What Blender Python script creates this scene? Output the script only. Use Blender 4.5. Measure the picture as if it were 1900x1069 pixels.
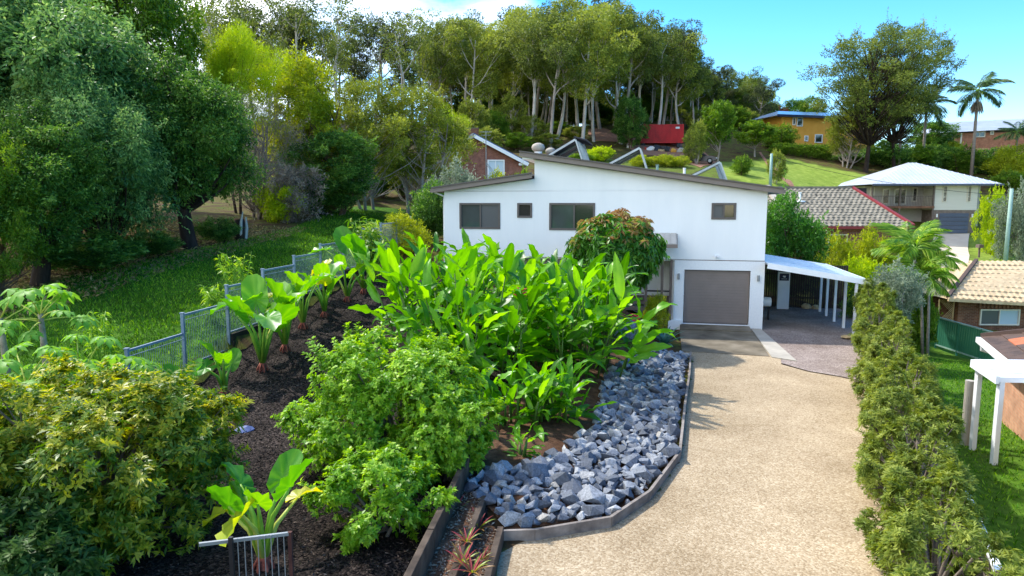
import bpy, bmesh, math, random
import numpy as np
from mathutils import Vector, Matrix
R = math.radians
rnd = random.Random(7)
for o in list(bpy.data.objects): bpy.data.objects.remove(o)
scene = bpy.context.scene
col = scene.collection

# ------------------------------------------------------------------ camera
F = 1900*24/36; TH = R(7.06); CZ = 4.75
cam_d = bpy.data.cameras.new('camera'); cam = bpy.data.objects.new('camera', cam_d); col.objects.link(cam)
cam_d.sensor_width = 36; cam_d.lens = 24; cam_d.clip_end = 6000; cam_d.clip_start = 0.1
cam.location = (0, 0, CZ); cam.rotation_euler = (R(90)-TH, 0, 0)
scene.camera = cam
# ------------------------------------------------------------------ world, sun, exposure
SUN_EL, SUN_AZ = R(52), R(-50)      # azimuth from +Y (ahead of the camera) towards +X
w = bpy.data.worlds.new('World'); scene.world = w; w.use_nodes = True
nt = w.node_tree; N = nt.nodes; L = nt.links; N.clear()
sky = N.new('ShaderNodeTexSky'); sky.sky_type = 'NISHITA'; sky.sun_disc = False
sky.sun_elevation = SUN_EL; sky.sun_rotation = SUN_AZ; sky.air_density = 1.0; sky.dust_density = 0.0; sky.ozone_density = 3.5; sky.altitude = 300
hsv = N.new('ShaderNodeHueSaturation'); hsv.inputs['Saturation'].default_value = 1.36; hsv.inputs['Value'].default_value = 1.0
L.new(sky.outputs[0], hsv.inputs['Color'])
tc = N.new('ShaderNodeTexCoord'); mp = N.new('ShaderNodeMapping'); mp.inputs['Scale'].default_value = (1.0, 1.0, 2.6)
mp.inputs['Location'].default_value = (0.35, 0.1, 0.0)
L.new(tc.outputs['Generated'], mp.inputs['Vector'])
cn = N.new('ShaderNodeTexNoise'); cn.inputs['Scale'].default_value = 1.9; cn.inputs['Detail'].default_value = 9; cn.inputs['Roughness'].default_value = .56
L.new(mp.outputs[0], cn.inputs['Vector'])
sx = N.new('ShaderNodeSeparateXYZ'); L.new(tc.outputs['Generated'], sx.inputs[0])
ma = N.new('ShaderNodeMath'); ma.operation = 'MULTIPLY_ADD'; ma.inputs[1].default_value = -0.34; L.new(sx.outputs['X'], ma.inputs[0]); L.new(cn.outputs['Fac'], ma.inputs[2])
cr = N.new('ShaderNodeValToRGB'); cr.color_ramp.elements[0].position = .50; cr.color_ramp.elements[1].position = .66
L.new(ma.outputs[0], cr.inputs['Fac'])
mx = N.new('ShaderNodeMix'); mx.data_type = 'RGBA'; L.new(cr.outputs['Color'], mx.inputs['Factor']); L.new(hsv.outputs[0], mx.inputs[6]); mx.inputs[7].default_value = (7.2, 7.5, 7.9, 1)
bg = N.new('ShaderNodeBackground'); bg.inputs['Strength'].default_value = 0.15
L.new(mx.outputs[2], bg.inputs['Color'])
wo = N.new('ShaderNodeOutputWorld'); L.new(bg.outputs[0], wo.inputs['Surface'])
sd = bpy.data.lights.new('sun', 'SUN'); sun = bpy.data.objects.new('sun', sd); col.objects.link(sun)
sd.energy = 2.6; sd.angle = R(1.5); sd.color = (1, .95, .86)
sdir = Vector((math.sin(SUN_AZ)*math.cos(SUN_EL), math.cos(SUN_AZ)*math.cos(SUN_EL), math.sin(SUN_EL)))
sun.rotation_euler = sdir.to_track_quat('Z', 'Y').to_euler(); sun.location = (0, 0, 60)
vs = scene.view_settings; vs.view_transform = 'Standard'; vs.look = 'None'; vs.gamma = 1; vs.exposure = 1.25; vs.use_curve_mapping = False
scene.render.engine = 'CYCLES'
scene.cycles.max_bounces = 6; scene.cycles.diffuse_bounces = 3; scene.cycles.glossy_bounces = 2; scene.cycles.transmission_bounces = 3; scene.cycles.transparent_max_bounces = 4
scene.cycles.use_denoising = True

# ------------------------------------------------------------------ pixel helpers (photo pixels, 1900 x 1069)
def ray(x, y):
    u = (x-950)/F; v = (534.5-y)/F
    return Vector((u, math.cos(TH)+v*math.sin(TH), -math.sin(TH)+v*math.cos(TH)))
CAM = Vector((0, 0, CZ))
def G(x, y, z=0.0): d = ray(x, y); return CAM+d*((z-CZ)/d.z)
def P(x, y, Y): d = ray(x, y); return CAM+d*(Y/d.y)
def D(x, y, dep): return CAM+ray(x, y)*dep

# ------------------------------------------------------------------ materials
def lin(c):
    if isinstance(c, str):
        c = [int(c[i:i+2], 16)/255 for i in (0, 2, 4)]
        return tuple(x/12.92 if x <= .04045 else ((x+.055)/1.055)**2.4 for x in c)
    return tuple(c)
MATS = {}
def newmat(name):
    m = bpy.data.materials.new(name); m.use_nodes = True; m.node_tree.nodes.clear()
    out = m.node_tree.nodes.new('ShaderNodeOutputMaterial'); MATS[name] = m
    return m, m.node_tree.nodes, m.node_tree.links, out
def ramp(N, cols, pos=None):
    r = N.new('ShaderNodeValToRGB'); e = r.color_ramp.elements
    n = len(cols)
    while len(e) < n: e.new(.5)
    for i, c in enumerate(cols):
        e[i].position = pos[i] if pos else i/(n-1); e[i].color = (*lin(c), 1)
    return r
def coords(N, L, scale=(1, 1, 1), kind='Object', rot=None):
    t = N.new('ShaderNodeTexCoord'); m = N.new('ShaderNodeMapping'); m.inputs['Scale'].default_value = scale
    if rot: m.inputs['Rotation'].default_value = rot
    L.new(t.outputs[kind], m.inputs['Vector']); return m.outputs[0]
def noise(N, L, vec, scale, detail=5, rough=.6):
    n = N.new('ShaderNodeTexNoise'); n.inputs['Scale'].default_value = scale; n.inputs['Detail'].default_value = detail; n.inputs['Roughness'].default_value = rough
    if vec is not None: L.new(vec, n.inputs['Vector'])
    return n.outputs['Fac']
def bump(N, L, h, strength, dist=.02):
    b = N.new('ShaderNodeBump'); b.inputs['Strength'].default_value = strength; b.inputs['Distance'].default_value = dist
    L.new(h, b.inputs['Height']); return b.outputs[0]
def pbsdf(N, L, out, color=None, rough=.6, metal=0, spec=.4, normal=None):
    p = N.new('ShaderNodeBsdfPrincipled'); p.inputs['Roughness'].default_value = rough; p.inputs['Metallic'].default_value = metal
    p.inputs['Specular IOR Level'].default_value = spec
    if color is not None:
        if hasattr(color, 'default_value') or hasattr(color, 'is_linked'): L.new(color, p.inputs['Base Color'])
        else: p.inputs['Base Color'].default_value = (*lin(color), 1)
    if normal is not None: L.new(normal, p.inputs['Normal'])
    L.new(p.outputs[0], out.inputs['Surface']); return p
def mottled(name, cols, scale, rough=.7, bs=.3, bd=.01, detail=6, metal=0, spec=.3, stretch=(1, 1, 1), pos=None, bscale=None, kind='Object'):
    m, N, L, out = newmat(name); v = coords(N, L, stretch, kind)
    f = noise(N, L, v, scale, detail); r = ramp(N, cols, pos or [.3+.4*i/(len(cols)-1) for i in range(len(cols))]); L.new(f, r.inputs[0])
    h = noise(N, L, v, bscale or scale*3, 4)
    pbsdf(N, L, out, r.outputs[0], rough, metal, spec, bump(N, L, h, bs, bd)); return m
def leafmat(name, cols, trans=.35, rough=.42, spec=.45, tsat=None):
    m, N, L, out = newmat(name)
    a = N.new('ShaderNodeAttribute'); a.attribute_name = 'tint'
    r = ramp(N, cols); L.new(a.outputs['Fac'], r.inputs[0])
    p = N.new('ShaderNodeBsdfPrincipled'); p.inputs['Roughness'].default_value = rough; p.inputs['Specular IOR Level'].default_value = spec
    L.new(r.outputs[0], p.inputs['Base Color'])
    t = N.new('ShaderNodeBsdfTranslucent')
    h = N.new('ShaderNodeHueSaturation'); h.inputs['Hue'].default_value = .485; h.inputs['Saturation'].default_value = 1.1; h.inputs['Value'].default_value = 1.5
    L.new(r.outputs[0], h.inputs['Color']); L.new(h.outputs[0], t.inputs['Color'])
    mixn = N.new('ShaderNodeMixShader'); mixn.inputs[0].default_value = trans
    L.new(p.outputs[0], mixn.inputs[1]); L.new(t.outputs[0], mixn.inputs[2]); L.new(mixn.outputs[0], out.inputs['Surface']); return m

def wood(name, cols, rough=.8): return mottled(name, cols, 3, rough, .5, .01, 8, stretch=(1, 1, 1))
mottled('white_paint', ['e6e9eb', 'eef1f2'], 1.2, .55, .05, .002)
m, N_, L_, out = newmat('wall_board')      # vertical grooved cladding, 13 cm boards
v = coords(N_, L_, (1, 1, 1)); wv = N_.new('ShaderNodeTexWave'); wv.wave_type = 'BANDS'; wv.bands_direction = 'X'; wv.wave_profile = 'SAW'; wv.inputs['Scale'].default_value = 2*math.pi/20/.13*1.0
L_.new(v, wv.inputs['Vector']); rr = ramp(N_, ['000000', 'ffffff', 'ffffff', '000000'], [0, .07, .93, 1]); L_.new(wv.outputs['Fac'], rr.inputs[0])
f = noise(N_, L_, coords(N_, L_, (1, 1, .25)), 1.1, 6); r2 = ramp(N_, ['eceff0', 'f3f5f5'], [.35, .65]); L_.new(f, r2.inputs[0])
pbsdf(N_, L_, out, r2.outputs[0], .5, 0, .35, bump(N_, L_, rr.outputs[0], .5, .006))
mottled('taupe', ['7e736c', '877b74'], 2, .5, .05, .002)
mottled('taupe_dark', ['5c5653', '67605c'], 2, .45, .05, .002)
mottled('dark_void', ['141414', '1c1b1a'], 2, .9)
mottled('blind', ['7c8388', '90979b'], 2, .8)
mottled('zinc', ['8f98a0', 'aab2b8'], 3, .35, .05, .002, metal=.7)
mottled('steel_blue', ['7d8da3', '93a2b5'], 4, .4, .05, .002, metal=.25)
mottled('white_metal', ['e6eaee', 'f4f6f8'], 1.5, .28, .03, .002, spec=.6)
mottled('carport_roof', ['c9d8e8', 'dce8f3'], .8, .22, .03, .002, spec=.7)
mottled('awning', ['aaa49c', 'bdb7af'], 3, .45, .05)
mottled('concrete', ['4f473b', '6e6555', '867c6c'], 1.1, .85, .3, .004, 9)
mottled('concrete_light', ['9b958b', 'b5aea2'], 1.6, .85, .3, .004, 9)
mottled('driveway_pale', ['bfae9c', 'd6c7b5'], .6, .85, .2, .004, 9)
mottled('asphalt', ['5c5d62', '73747a'], .5, .9, .3, .004, 9)
wood('sleeper', ['2c231c', '463a30', '605246']); wood('sleeper_dark', ['191717', '2a2726', '39352f']); wood('deck_wood', ['5a504b', '75685f'])
wood('paling', ['2a2320', '453a33']); wood('edging', ['5b5450', '807770', '978f88'])
mottled('red_paint', ['8a1d20', 'b32428', 'c02a2c'], 1.2, .5, .1, .004, stretch=(1, 1, .4))
mottled('car_paint', ['10131c', '141826'], 2, .2, .0, .001, spec=.6); mottled('tyre', ['0f0f0f', '191919'], 4, .9); mottled('car_glass', ['20262c', '2b333b'], 2, .08, 0, .001, spec=.8)
mottled('yellow_wall', ['d89a3c', 'e6ab4d'], .8, .8); mottled('cream_wall', ['c9c4b4', 'd6d1c3'], .8, .7); mottled('grey_wall', ['a39d95', 'b2aca4'], .8, .7)
mottled('blue_roof', ['2c4470', '38517e'], .8, .4); mottled('solar_blue', ['50688c', '6680a4'], .5, .2, spec=.6); mottled('tan_roof', ['b39a80', 'c9b196'], .8, .7)
mottled('light_metal_roof', ['a9b0ba', 'bcc3cc'], .6, .35, .05, .002, spec=.6); mottled('white_roof', ['949ba2', 'a6adb4'], .6, .4)
mottled('garage_grey', ['4c5263', '565d6e'], 1, .5); mottled('navy', ['1b2340', '232c4d'], 1, .4); mottled('red_trim', ['7c2f31', '8c3739'], 1, .6)
mottled('pole_green', ['7d9c94', '94b0a8'], 2, .6); mottled('pole_grey', ['8c8f8c', 'a3a5a2'], 2, .7); mottled('galv', ['8b8f92', 'a4a8ab'], 2, .45, metal=.5)
mottled('tile_grey', ['5f5b52', '7c766a', '8f887a'], 2.5, .85, .3, .006); mottled('tile_tan', ['a58f70', 'bda684', 'c9b492'], 3, .8, .2, .006); mottled('tile_brown', ['3f3532', '55463f', '5d4a42'], 2, .85, .3, .006)
mottled('tile_orange', ['a85f40', 'b56d4c'], 3, .8); mottled('sandstone', ['a38a63', 'bfa67c', 'cbb48c'], 3, .85, .4, .01)
mottled('fence_green', ['2f6b54', '3a785f'], 1, .5); mottled('stucco_pink', ['c98f73', 'd79f83'], 4, .85, .4, .004)
mottled('black_metal', ['1c1b1d', '2a282a'], 3, .5); mottled('rust_metal', ['3a2320', '54332c'], 6, .8)
mottled('tarp_blue', ['3c4a78', '55669a'], 3, .5, .5, .02); mottled('junk_white', ['c7cbcc', 'dfe2e2'], 2, .6); mottled('junk_dark', ['24262a', '3a3d42'], 2, .6); mottled('junk_red', ['9a3a30', 'ab4538'], 2, .6); mottled('junk_yellow', ['c7953a', 'd3a44a'], 2, .6)
mottled('bark_grey', ['6b6058', '9b9087', 'b5aca3'], 1.6, .85, .5, .02, 8, stretch=(1, 1, .3)); mottled('bark_pale', ['8f877e', 'b9b1a8', 'd0c9c1'], 1.2, .8, .4, .02, 8, stretch=(1, 1, .3))
mottled('bark_dark', ['1b1512', '2f2620', '40342c'], 2.5, .9, .7, .04, 8, stretch=(1, 1, .25)); mottled('bark_brown', ['40301f', '5d4a39', '75614d'], 2, .9, .6, .03, 8, stretch=(1, 1, .3))
mottled('papaya_bark', ['6e6658', '8d8473', 'a29a88'], 7, .85, .5, .01); mottled('palm_bark', ['7a7068', '978d84'], 3, .85, .4, .01, stretch=(.2, .2, 3)); mottled('twig', ['5b5048', '857a70'], 5, .9)
mottled('root_red', ['5b2b20', '84463a', 'a06a58'], 9, .9, .6, .01); mottled('petiole', ['6f9a2c', '8fb63f'], 4, .45, .1, .004); mottled('petiole_yellow', ['a9b64a', 'c2c25c'], 4, .45, .1, .004)
mottled('stem_green', ['3b5a20', '5c7c30'], 4, .5, .1, .004); mottled('crown_shaft', ['6f8a45', '86a056'], 3, .5); mottled('flower_red', ['c42038', 'e2405a'], 6, .5)
m, N_, L_, out = newmat('glass_dark')
f = noise(N_, L_, coords(N_, L_), 1.3, 3); r2 = ramp(N_, ['2c3638', '49565a']); L_.new(f, r2.inputs[0]); pbsdf(N_, L_, out, r2.outputs[0], .06, 0, .9)
m, N_, L_, out = newmat('glass_black')
pbsdf(N_, L_, out, '23272b', .06, 0, .9)
m, N_, L_, out = newmat('glass_screen'); pbsdf(N_, L_, out, '4c4f54', .3, 0, .6)
m, N_, L_, out = newmat('glass_pale'); pbsdf(N_, L_, out, 'a8bccf', .12, 0, .8)
def brickmat(name, c1, c2, mort, s=1.0):
    m, N, L, out = newmat(name)
    t = N.new('ShaderNodeTexCoord'); sp = N.new('ShaderNodeSeparateXYZ'); L.new(t.outputs['Object'], sp.inputs[0])
    ad = N.new('ShaderNodeMath'); L.new(sp.outputs[0], ad.inputs[0]); L.new(sp.outputs[1], ad.inputs[1])
    cb = N.new('ShaderNodeCombineXYZ'); L.new(ad.outputs[0], cb.inputs[0]); L.new(sp.outputs[2], cb.inputs[1])
    b = N.new('ShaderNodeTexBrick'); b.inputs['Scale'].default_value = 1; b.inputs['Brick Width'].default_value = .24*s; b.inputs['Row Height'].default_value = .086*s; b.inputs['Mortar Size'].default_value = .009*s
    b.inputs['Color1'].default_value = (*lin(c1), 1); b.inputs['Color2'].default_value = (*lin(c2), 1); b.inputs['Mortar'].default_value = (*lin(mort), 1)
    L.new(cb.outputs[0], b.inputs['Vector'])
    mx = N.new('ShaderNodeMix'); mx.data_type = 'RGBA'; mx.blend_type = 'MULTIPLY'; mx.inputs['Factor'].default_value = .6
    f = noise(N, L, t.outputs['Object'], 2.2, 6); r = ramp(N, ['8a8a8a', 'ffffff'], [.3, .7]); L.new(f, r.inputs[0])
    L.new(b.outputs['Color'], mx.inputs[6]); L.new(r.outputs[0], mx.inputs[7])
    pbsdf(N, L, out, mx.outputs[2], .85, 0, .2, bump(N, L, b.outputs['Fac'], -.4, .01)); return m
brickmat('brick_red', '8a4a3a', 'a5654f', '9a8f86'); brickmat('brick_brown', '6b3f2c', '8b5a40', '8a7a6a'); brickmat('brick_orange', 'b06a4c', 'bf7d5e', 'a8937f'); brickmat('brick_grey', '7c6a60', '8d7b70', '8d857e'); brickmat('brick_salmon', 'cf9475', 'dba585', 'c9ab93')
mottled('weatherboard', ['c4bfb1', 'd6d2c6'], 1, .6, .4, .01, stretch=(.1, .1, 12))
mottled('stucco_wall', ['e6e9ea', 'f0f2f2'], 14, .8, .35, .004)
# ground covers
def groundmat(name, cols, s1, s2, bs, bd, big=None, pos=None, vor=None):
    m, N, L, out = newmat(name); t = N.new('ShaderNodeTexCoord').outputs['Object']
    f1 = noise(N, L, t, s1, 8, .7); r = ramp(N, cols, pos or [.3+.4*i/(len(cols)-1) for i in range(len(cols))])
    src = f1
    if vor:
        vo = N.new('ShaderNodeTexVoronoi'); vo.inputs['Scale'].default_value = vor; L.new(t, vo.inputs['Vector'])
        sp = N.new('ShaderNodeSeparateColor'); L.new(vo.outputs['Color'], sp.inputs[0])
        mm = N.new('ShaderNodeMix'); mm.inputs['Factor'].default_value = .55; L.new(f1, mm.inputs[2]); L.new(sp.outputs[0], mm.inputs[3]); src = mm.outputs[0]
    L.new(src, r.inputs[0]); c = r.outputs[0]
    if big:
        fb = noise(N, L, t, big[0], 5, .65); rb = ramp(N, [big[1], big[2]], [.35, .65]); L.new(fb, rb.inputs[0])
        mx = N.new('ShaderNodeMix'); mx.data_type = 'RGBA'; mx.blend_type = 'MULTIPLY'; mx.inputs['Factor'].default_value = 1
        L.new(c, mx.inputs[6]); L.new(rb.outputs[0], mx.inputs[7]); c = mx.outputs[2]
    h = noise(N, L, t, s2, 5, .7)
    if vor:
        hm = N.new('ShaderNodeMath'); hm.operation = 'SUBTRACT'; L.new(h, hm.inputs[0]); L.new(vo.outputs['Distance'], hm.inputs[1]); h = hm.outputs[0]
    pbsdf(N, L, out, c, .92, 0, .15, bump(N, L, h, bs, bd)); return m
groundmat('gravel_tan', ['8a775c', 'a39075', 'b09e83', 'c6b79e'], 40, 80, .5, .008, (.35, 'd6d2cc', 'ffffff'), [.15, .4, .6, .85], 38)
groundmat('gravel_grey', ['6a5d57', '8b7d76', 'a39690', 'b9ada6'], 40, 80, .5, .008, (.5, 'cbc6c2', 'ffffff'), [.15, .4, .6, .85], 38)
groundmat('mulch', ['171312', '2c2523', '443a36', '5f534d'], 14, 40, 1, .03, (.5, '8f8a88', 'ffffff'), [.3, .45, .58, .75], 34)
groundmat('soil', ['4a3527', '6a4d3a', '84654f'], 6, 30, .9, .03, (.8, 'a59a92', 'ffffff'))
groundmat('dirt_path', ['7a5643', '946d57', 'a8836c'], 3, 12, .5, .03)
m, N_, L_, out = newmat('terrain')
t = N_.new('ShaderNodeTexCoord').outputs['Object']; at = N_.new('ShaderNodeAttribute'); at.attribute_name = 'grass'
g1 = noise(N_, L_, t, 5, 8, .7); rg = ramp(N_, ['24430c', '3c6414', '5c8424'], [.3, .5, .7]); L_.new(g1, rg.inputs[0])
at2 = N_.new('ShaderNodeAttribute'); at2.attribute_name = 'yellow_lawn'
rg2 = ramp(N_, ['5c7426', '7c9038', '98a44e'], [.3, .5, .7]); g3 = noise(N_, L_, t, 1.2, 9, .75); L_.new(g3, rg2.inputs[0])  # lighter yellow-green lawn colour, mixed in by region
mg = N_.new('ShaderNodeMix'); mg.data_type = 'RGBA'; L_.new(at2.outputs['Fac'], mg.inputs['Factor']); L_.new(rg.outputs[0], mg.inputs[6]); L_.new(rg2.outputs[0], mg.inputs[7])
g2 = noise(N_, L_, t, .9, 9, .7); rf = ramp(N_, ['33291d', '4f3f2b', '5a5a2a', '3c4a1c'], [.3, .45, .55, .7]); L_.new(g2, rf.inputs[0])
ad = N_.new('ShaderNodeMath'); ad.operation = 'MULTIPLY_ADD'; ad.inputs[1].default_value = .9; ad.inputs[2].default_value = -.45; L_.new(g2, ad.inputs[0])
ad2 = N_.new('ShaderNodeMath'); ad2.use_clamp = True; L_.new(ad.outputs[0], ad2.inputs[0]); L_.new(at.outputs['Fac'], ad2.inputs[1])
mt = N_.new('ShaderNodeMix'); mt.data_type = 'RGBA'; L_.new(ad2.outputs[0], mt.inputs['Factor']); L_.new(rf.outputs[0], mt.inputs[6]); L_.new(mg.outputs[2], mt.inputs[7])
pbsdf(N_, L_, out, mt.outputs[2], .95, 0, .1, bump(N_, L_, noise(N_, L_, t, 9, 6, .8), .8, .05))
m, N_, L_, out = newmat('stone')
oi = N_.new('ShaderNodeObjectInfo'); ge = N_.new('ShaderNodeNewGeometry'); t = N_.new('ShaderNodeTexCoord').outputs['Object']
ad = N_.new('ShaderNodeMath'); L_.new(oi.outputs['Random'], ad.inputs[0]); L_.new(ge.outputs['Random Per Island'], ad.inputs[1]); fr = N_.new('ShaderNodeMath'); fr.operation = 'FRACT'; L_.new(ad.outputs[0], fr.inputs[0])
rs = ramp(N_, ['565c67', '707784', '8f959f', 'b8bbc0', 'a8a298'], [0, .3, .6, .94, 1]); L_.new(fr.outputs[0], rs.inputs[0])
n1 = noise(N_, L_, t, 9, 6, .7); rn = ramp(N_, ['9a9a9a', 'ffffff'], [.3, .65]); L_.new(n1, rn.inputs[0])
mx = N_.new('ShaderNodeMix'); mx.data_type = 'RGBA'; mx.blend_type = 'MULTIPLY'; mx.inputs['Factor'].default_value = 1; L_.new(rs.outputs[0], mx.inputs[6]); L_.new(rn.outputs[0], mx.inputs[7])
pbsdf(N_, L_, out, mx.outputs[2], .75, 0, .35, bump(N_, L_, noise(N_, L_, t, 22, 5, .7), .5, .01))
# leaves
leafmat('leaf_heliconia', ['2c5a0c', '4a8c12', '68a81c', '8cc22e'], .5, .36, .4)
leafmat('leaf_alocasia', ['2a661c', '4c941e', '74b028', '9cc63a'], .45, .38, .4)
leafmat('leaf_alocasia_yellow', ['7a9c22', 'a4b830', 'bfc43c', 'd4cc48'], .45, .38, .4)
leafmat('leaf_murraya', ['4c7a18', '70a220', '94be30', 'bcd656'], .45, .42, .4)
leafmat('leaf_bush', ['365a18', '5a7e20', 'a6ac30', 'd0ca4c'], .45, .42, .4)
leafmat('leaf_bush_under', ['24441a', '365a22', '4c6e2a', '6a8636'], .35, .5, .3)
leafmat('leaf_hedge', ['43561a', '62762a', '829038', 'a8b052'], .38, .5, .25)
leafmat('leaf_dark', ['1e3c18', '386224', '5c8634', '8cac50'], .35, .5, .25)
leafmat('leaf_bluegreen', ['26482a', '46703a', '6e9650', 'a0bc6e'], .35, .5, .25)
leafmat('leaf_mid', ['2e4e12', '486e1a', '668a28', '8ca63c'], .4, .5, .25)
leafmat('leaf_olive', ['445418', '627226', '808e34', 'a0a84a'], .4, .55, .2)
leafmat('leaf_lime', ['64880e', '88a816', 'a6be24', 'c0d038'], .5, .55, .2)
leafmat('leaf_yellowgreen', ['5c7414', '7c901e', '9ca82c', 'b6bc42'], .45, .55, .2)
leafmat('leaf_gum', ['384a22', '52642c', '708038', '98a24e'], .35, .55, .2)
leafmat('leaf_gum_light', ['465826', '667830', '8a983c', 'aeb454'], .35, .55, .2)
leafmat('leaf_gum_dark', ['242e1a', '36422a', '4c5a32', '6a7442'], .35, .55, .2)
leafmat('leaf_greygreen', ['4a5a46', '667660', '84927a', 'a2ac92'], .35, .55, .2)
leafmat('leaf_bronze', ['80583a', 'a07a4c', '96904a', '7a9840'], .35, .5, .3)
leafmat('leaf_mango', ['234c16', '366a1e', '528a2a', '78a844'], .35, .42, .4)
leafmat('leaf_palm', ['3c681c', '5e8c28', '86aa38', 'b0c054'], .45, .45, .3)
leafmat('leaf_palm_dark', ['2e4426', '425c32', '5c7844', '7c925c'], .35, .5, .3)
leafmat('leaf_papaya', ['2c6420', '50902e', '7cae42', '9cc058'], .42, .5, .25)
leafmat('leaf_agave', ['3a6a58', '528573', '6b9a86', '9ab98a'], .15, .45)
leafmat('leaf_brom', ['8a2a3a', 'a84a4a', '7a8a2a', '9aa83a'], .35, .35)
leafmat('leaf_redleaf', ['5a1f1f', '7a2c2a', '8f4038', '6a5a30'], .3)
leafmat('leaf_dry', ['5b5145', '7a6e60', '958a7a', 'a99e8c'], .2, .8, .1)
leafmat('leaf_grass', ['2a500e', '427816', '629822', '8eb23c'], .4, .6, .2)
leafmat('leaf_straw', ['6b5a3a', '8a7750', 'a39468', '7d8440'], .3, .8, .1)
leafmat('chips', ['120f0e', '2a2321', '4a403b', '75685f'], .0, .9, .1)

# ------------------------------------------------------------------ mesh building
def link(name, me, mat=None, parent=None, loc=None, rot=None, scale=None):
    o = bpy.data.objects.new(name, me); col.objects.link(o)
    if mat: me.materials.append(MATS[mat]) if not me.materials else None
    if parent: o.parent = parent
    if loc is not None: o.location = loc
    if rot is not None: o.rotation_euler = rot
    if scale is not None: o.scale = scale
    return o
class MB:
    def __init__(s): s.v = []; s.f = []; s.smooth = False
    def add(s, vs, fs):
        n = len(s.v); s.v += [tuple(p) for p in vs]; s.f += [tuple(i+n for i in f) for f in fs]; return s
    def box(s, x0, x1, y0, y1, z0, z1):
        return s.add([(x0, y0, z0), (x1, y0, z0), (x1, y1, z0), (x0, y1, z0), (x0, y0, z1), (x1, y0, z1), (x1, y1, z1), (x0, y1, z1)],
                     [(0, 3, 2, 1), (4, 5, 6, 7), (0, 1, 5, 4), (1, 2, 6, 5), (2, 3, 7, 6), (3, 0, 4, 7)])
    def bar(s, a, b, w, h=None, up=(0, 0, 1)):
        a = Vector(a); b = Vector(b); d = (b-a).normalized(); h = h or w; up = Vector(up)
        if abs(d.dot(up)) > .98: up = Vector((0, 1, 0))
        sd_ = d.cross(up).normalized()*w/2; u = sd_.normalized().cross(d).normalized()*h/2
        q = [a-sd_-u, a+sd_-u, a+sd_+u, a-sd_+u, b-sd_-u, b+sd_-u, b+sd_+u, b-sd_+u]
        return s.add(q, [(3, 2, 1, 0), (4, 5, 6, 7), (0, 1, 5, 4), (1, 2, 6, 5), (2, 3, 7, 6), (3, 0, 4, 7)])
    def prism(s, poly, d):     # poly: 3d points, extruded by vector d
        n = len(poly); d = Vector(d); a = [Vector(p) for p in poly]; b = [p+d for p in a]
        return s.add(a+b, [tuple(range(n))[::-1], tuple(range(n, 2*n))]+[(i, (i+1) % n, (i+1) % n+n, i+n) for i in range(n)])
    def tube(s, pts, rad, n=6, cap=True):
        pts = [Vector(p) for p in pts]; k = len(pts); rings = []
        ref = Vector((.31, .95, .05))
        for i, p in enumerate(pts):
            d = (pts[min(i+1, k-1)]-pts[max(i-1, 0)]).normalized()
            a = d.cross(ref); a = a.normalized() if a.length > .05 else d.cross(Vector((1, 0, 0))).normalized(); b = d.cross(a)
            r = rad[i] if hasattr(rad, '__len__') else rad
            rings.append([p+(a*math.cos(2*math.pi*j/n)+b*math.sin(2*math.pi*j/n))*r for j in range(n)])
        vs_ = [q for r_ in rings for q in r_]; fs = []
        for i in range(k-1):
            for j in range(n): fs.append((i*n+j, i*n+(j+1) % n, (i+1)*n+(j+1) % n, (i+1)*n+j))
        if cap: fs += [tuple(range(n))[::-1], tuple(range((k-1)*n, k*n))]
        return s.add(vs_, fs)
    def lathe(s, prof, n=12, c=(0, 0, 0)):
        vs_ = [(c[0]+r*math.cos(2*math.pi*j/n), c[1]+r*math.sin(2*math.pi*j/n), c[2]+z) for r, z in prof for j in range(n)]
        k = len(prof); fs = [(i*n+j, i*n+(j+1) % n, (i+1)*n+(j+1) % n, (i+1)*n+j) for i in range(k-1) for j in range(n)]
        return s.add(vs_, fs+[tuple(range(n))[::-1], tuple(range((k-1)*n, k*n))])
    def mesh(s, name='m'):
        me = bpy.data.meshes.new(name); me.from_pydata([tuple(p) for p in s.v], [], s.f); me.update()
        if s.smooth: me.polygons.foreach_set('use_smooth', [True]*len(me.polygons))
        return me
    def build(s, name, mat, parent=None, loc=None, rot=None, bevel=0):
        o = link(name, s.mesh(name), mat, parent, loc, rot)
        if bevel:
            b = o.modifiers.new('bevel', 'BEVEL'); b.width = bevel; b.segments = 2; b.limit_method = 'ANGLE'
        return o
def npmesh(name, V, Q, tint=None, mat=None, smooth=False):
    """V (n,3), Q (m,k) faces of equal size"""
    me = bpy.data.meshes.new(name); n = len(V); m_, k = Q.shape
    me.vertices.add(n); me.vertices.foreach_set('co', np.ascontiguousarray(V, dtype=np.float32).ravel())
    me.loops.add(m_*k); me.loops.foreach_set('vertex_index', np.ascontiguousarray(Q, dtype=np.int32).ravel())
    me.polygons.add(m_); me.polygons.foreach_set('loop_start', np.arange(0, m_*k, k, dtype=np.int32)); me.polygons.foreach_set('loop_total', np.full(m_, k, dtype=np.int32))
    if tint is not None:
        a = me.attributes.new('tint', 'FLOAT', 'POINT'); a.data.foreach_set('value', np.ascontiguousarray(tint, dtype=np.float32))
    me.update(calc_edges=True); me.validate()
    if smooth: me.polygons.foreach_set('use_smooth', np.ones(m_, dtype=bool))
    if mat: me.materials.append(MATS[mat])
    return me
def empty(name, label, cat, loc=(0, 0, 0), rz=0, group=None):
    o = bpy.data.objects.new(name, None); col.objects.link(o); o.location = loc; o.rotation_euler = (0, 0, rz); o.empty_display_size = .2
    return tag(o, label, cat, group)
def tag(o, label, cat, group=None):
    o['label'] = label; o['category'] = cat
    if group: o['group'] = group
    return o
def struct(o): o['kind'] = 'structure'; return o
def stuff(o, label=None, cat=None):
    o['kind'] = 'stuff'
    if label: tag(o, label, cat)
    return o
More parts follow.
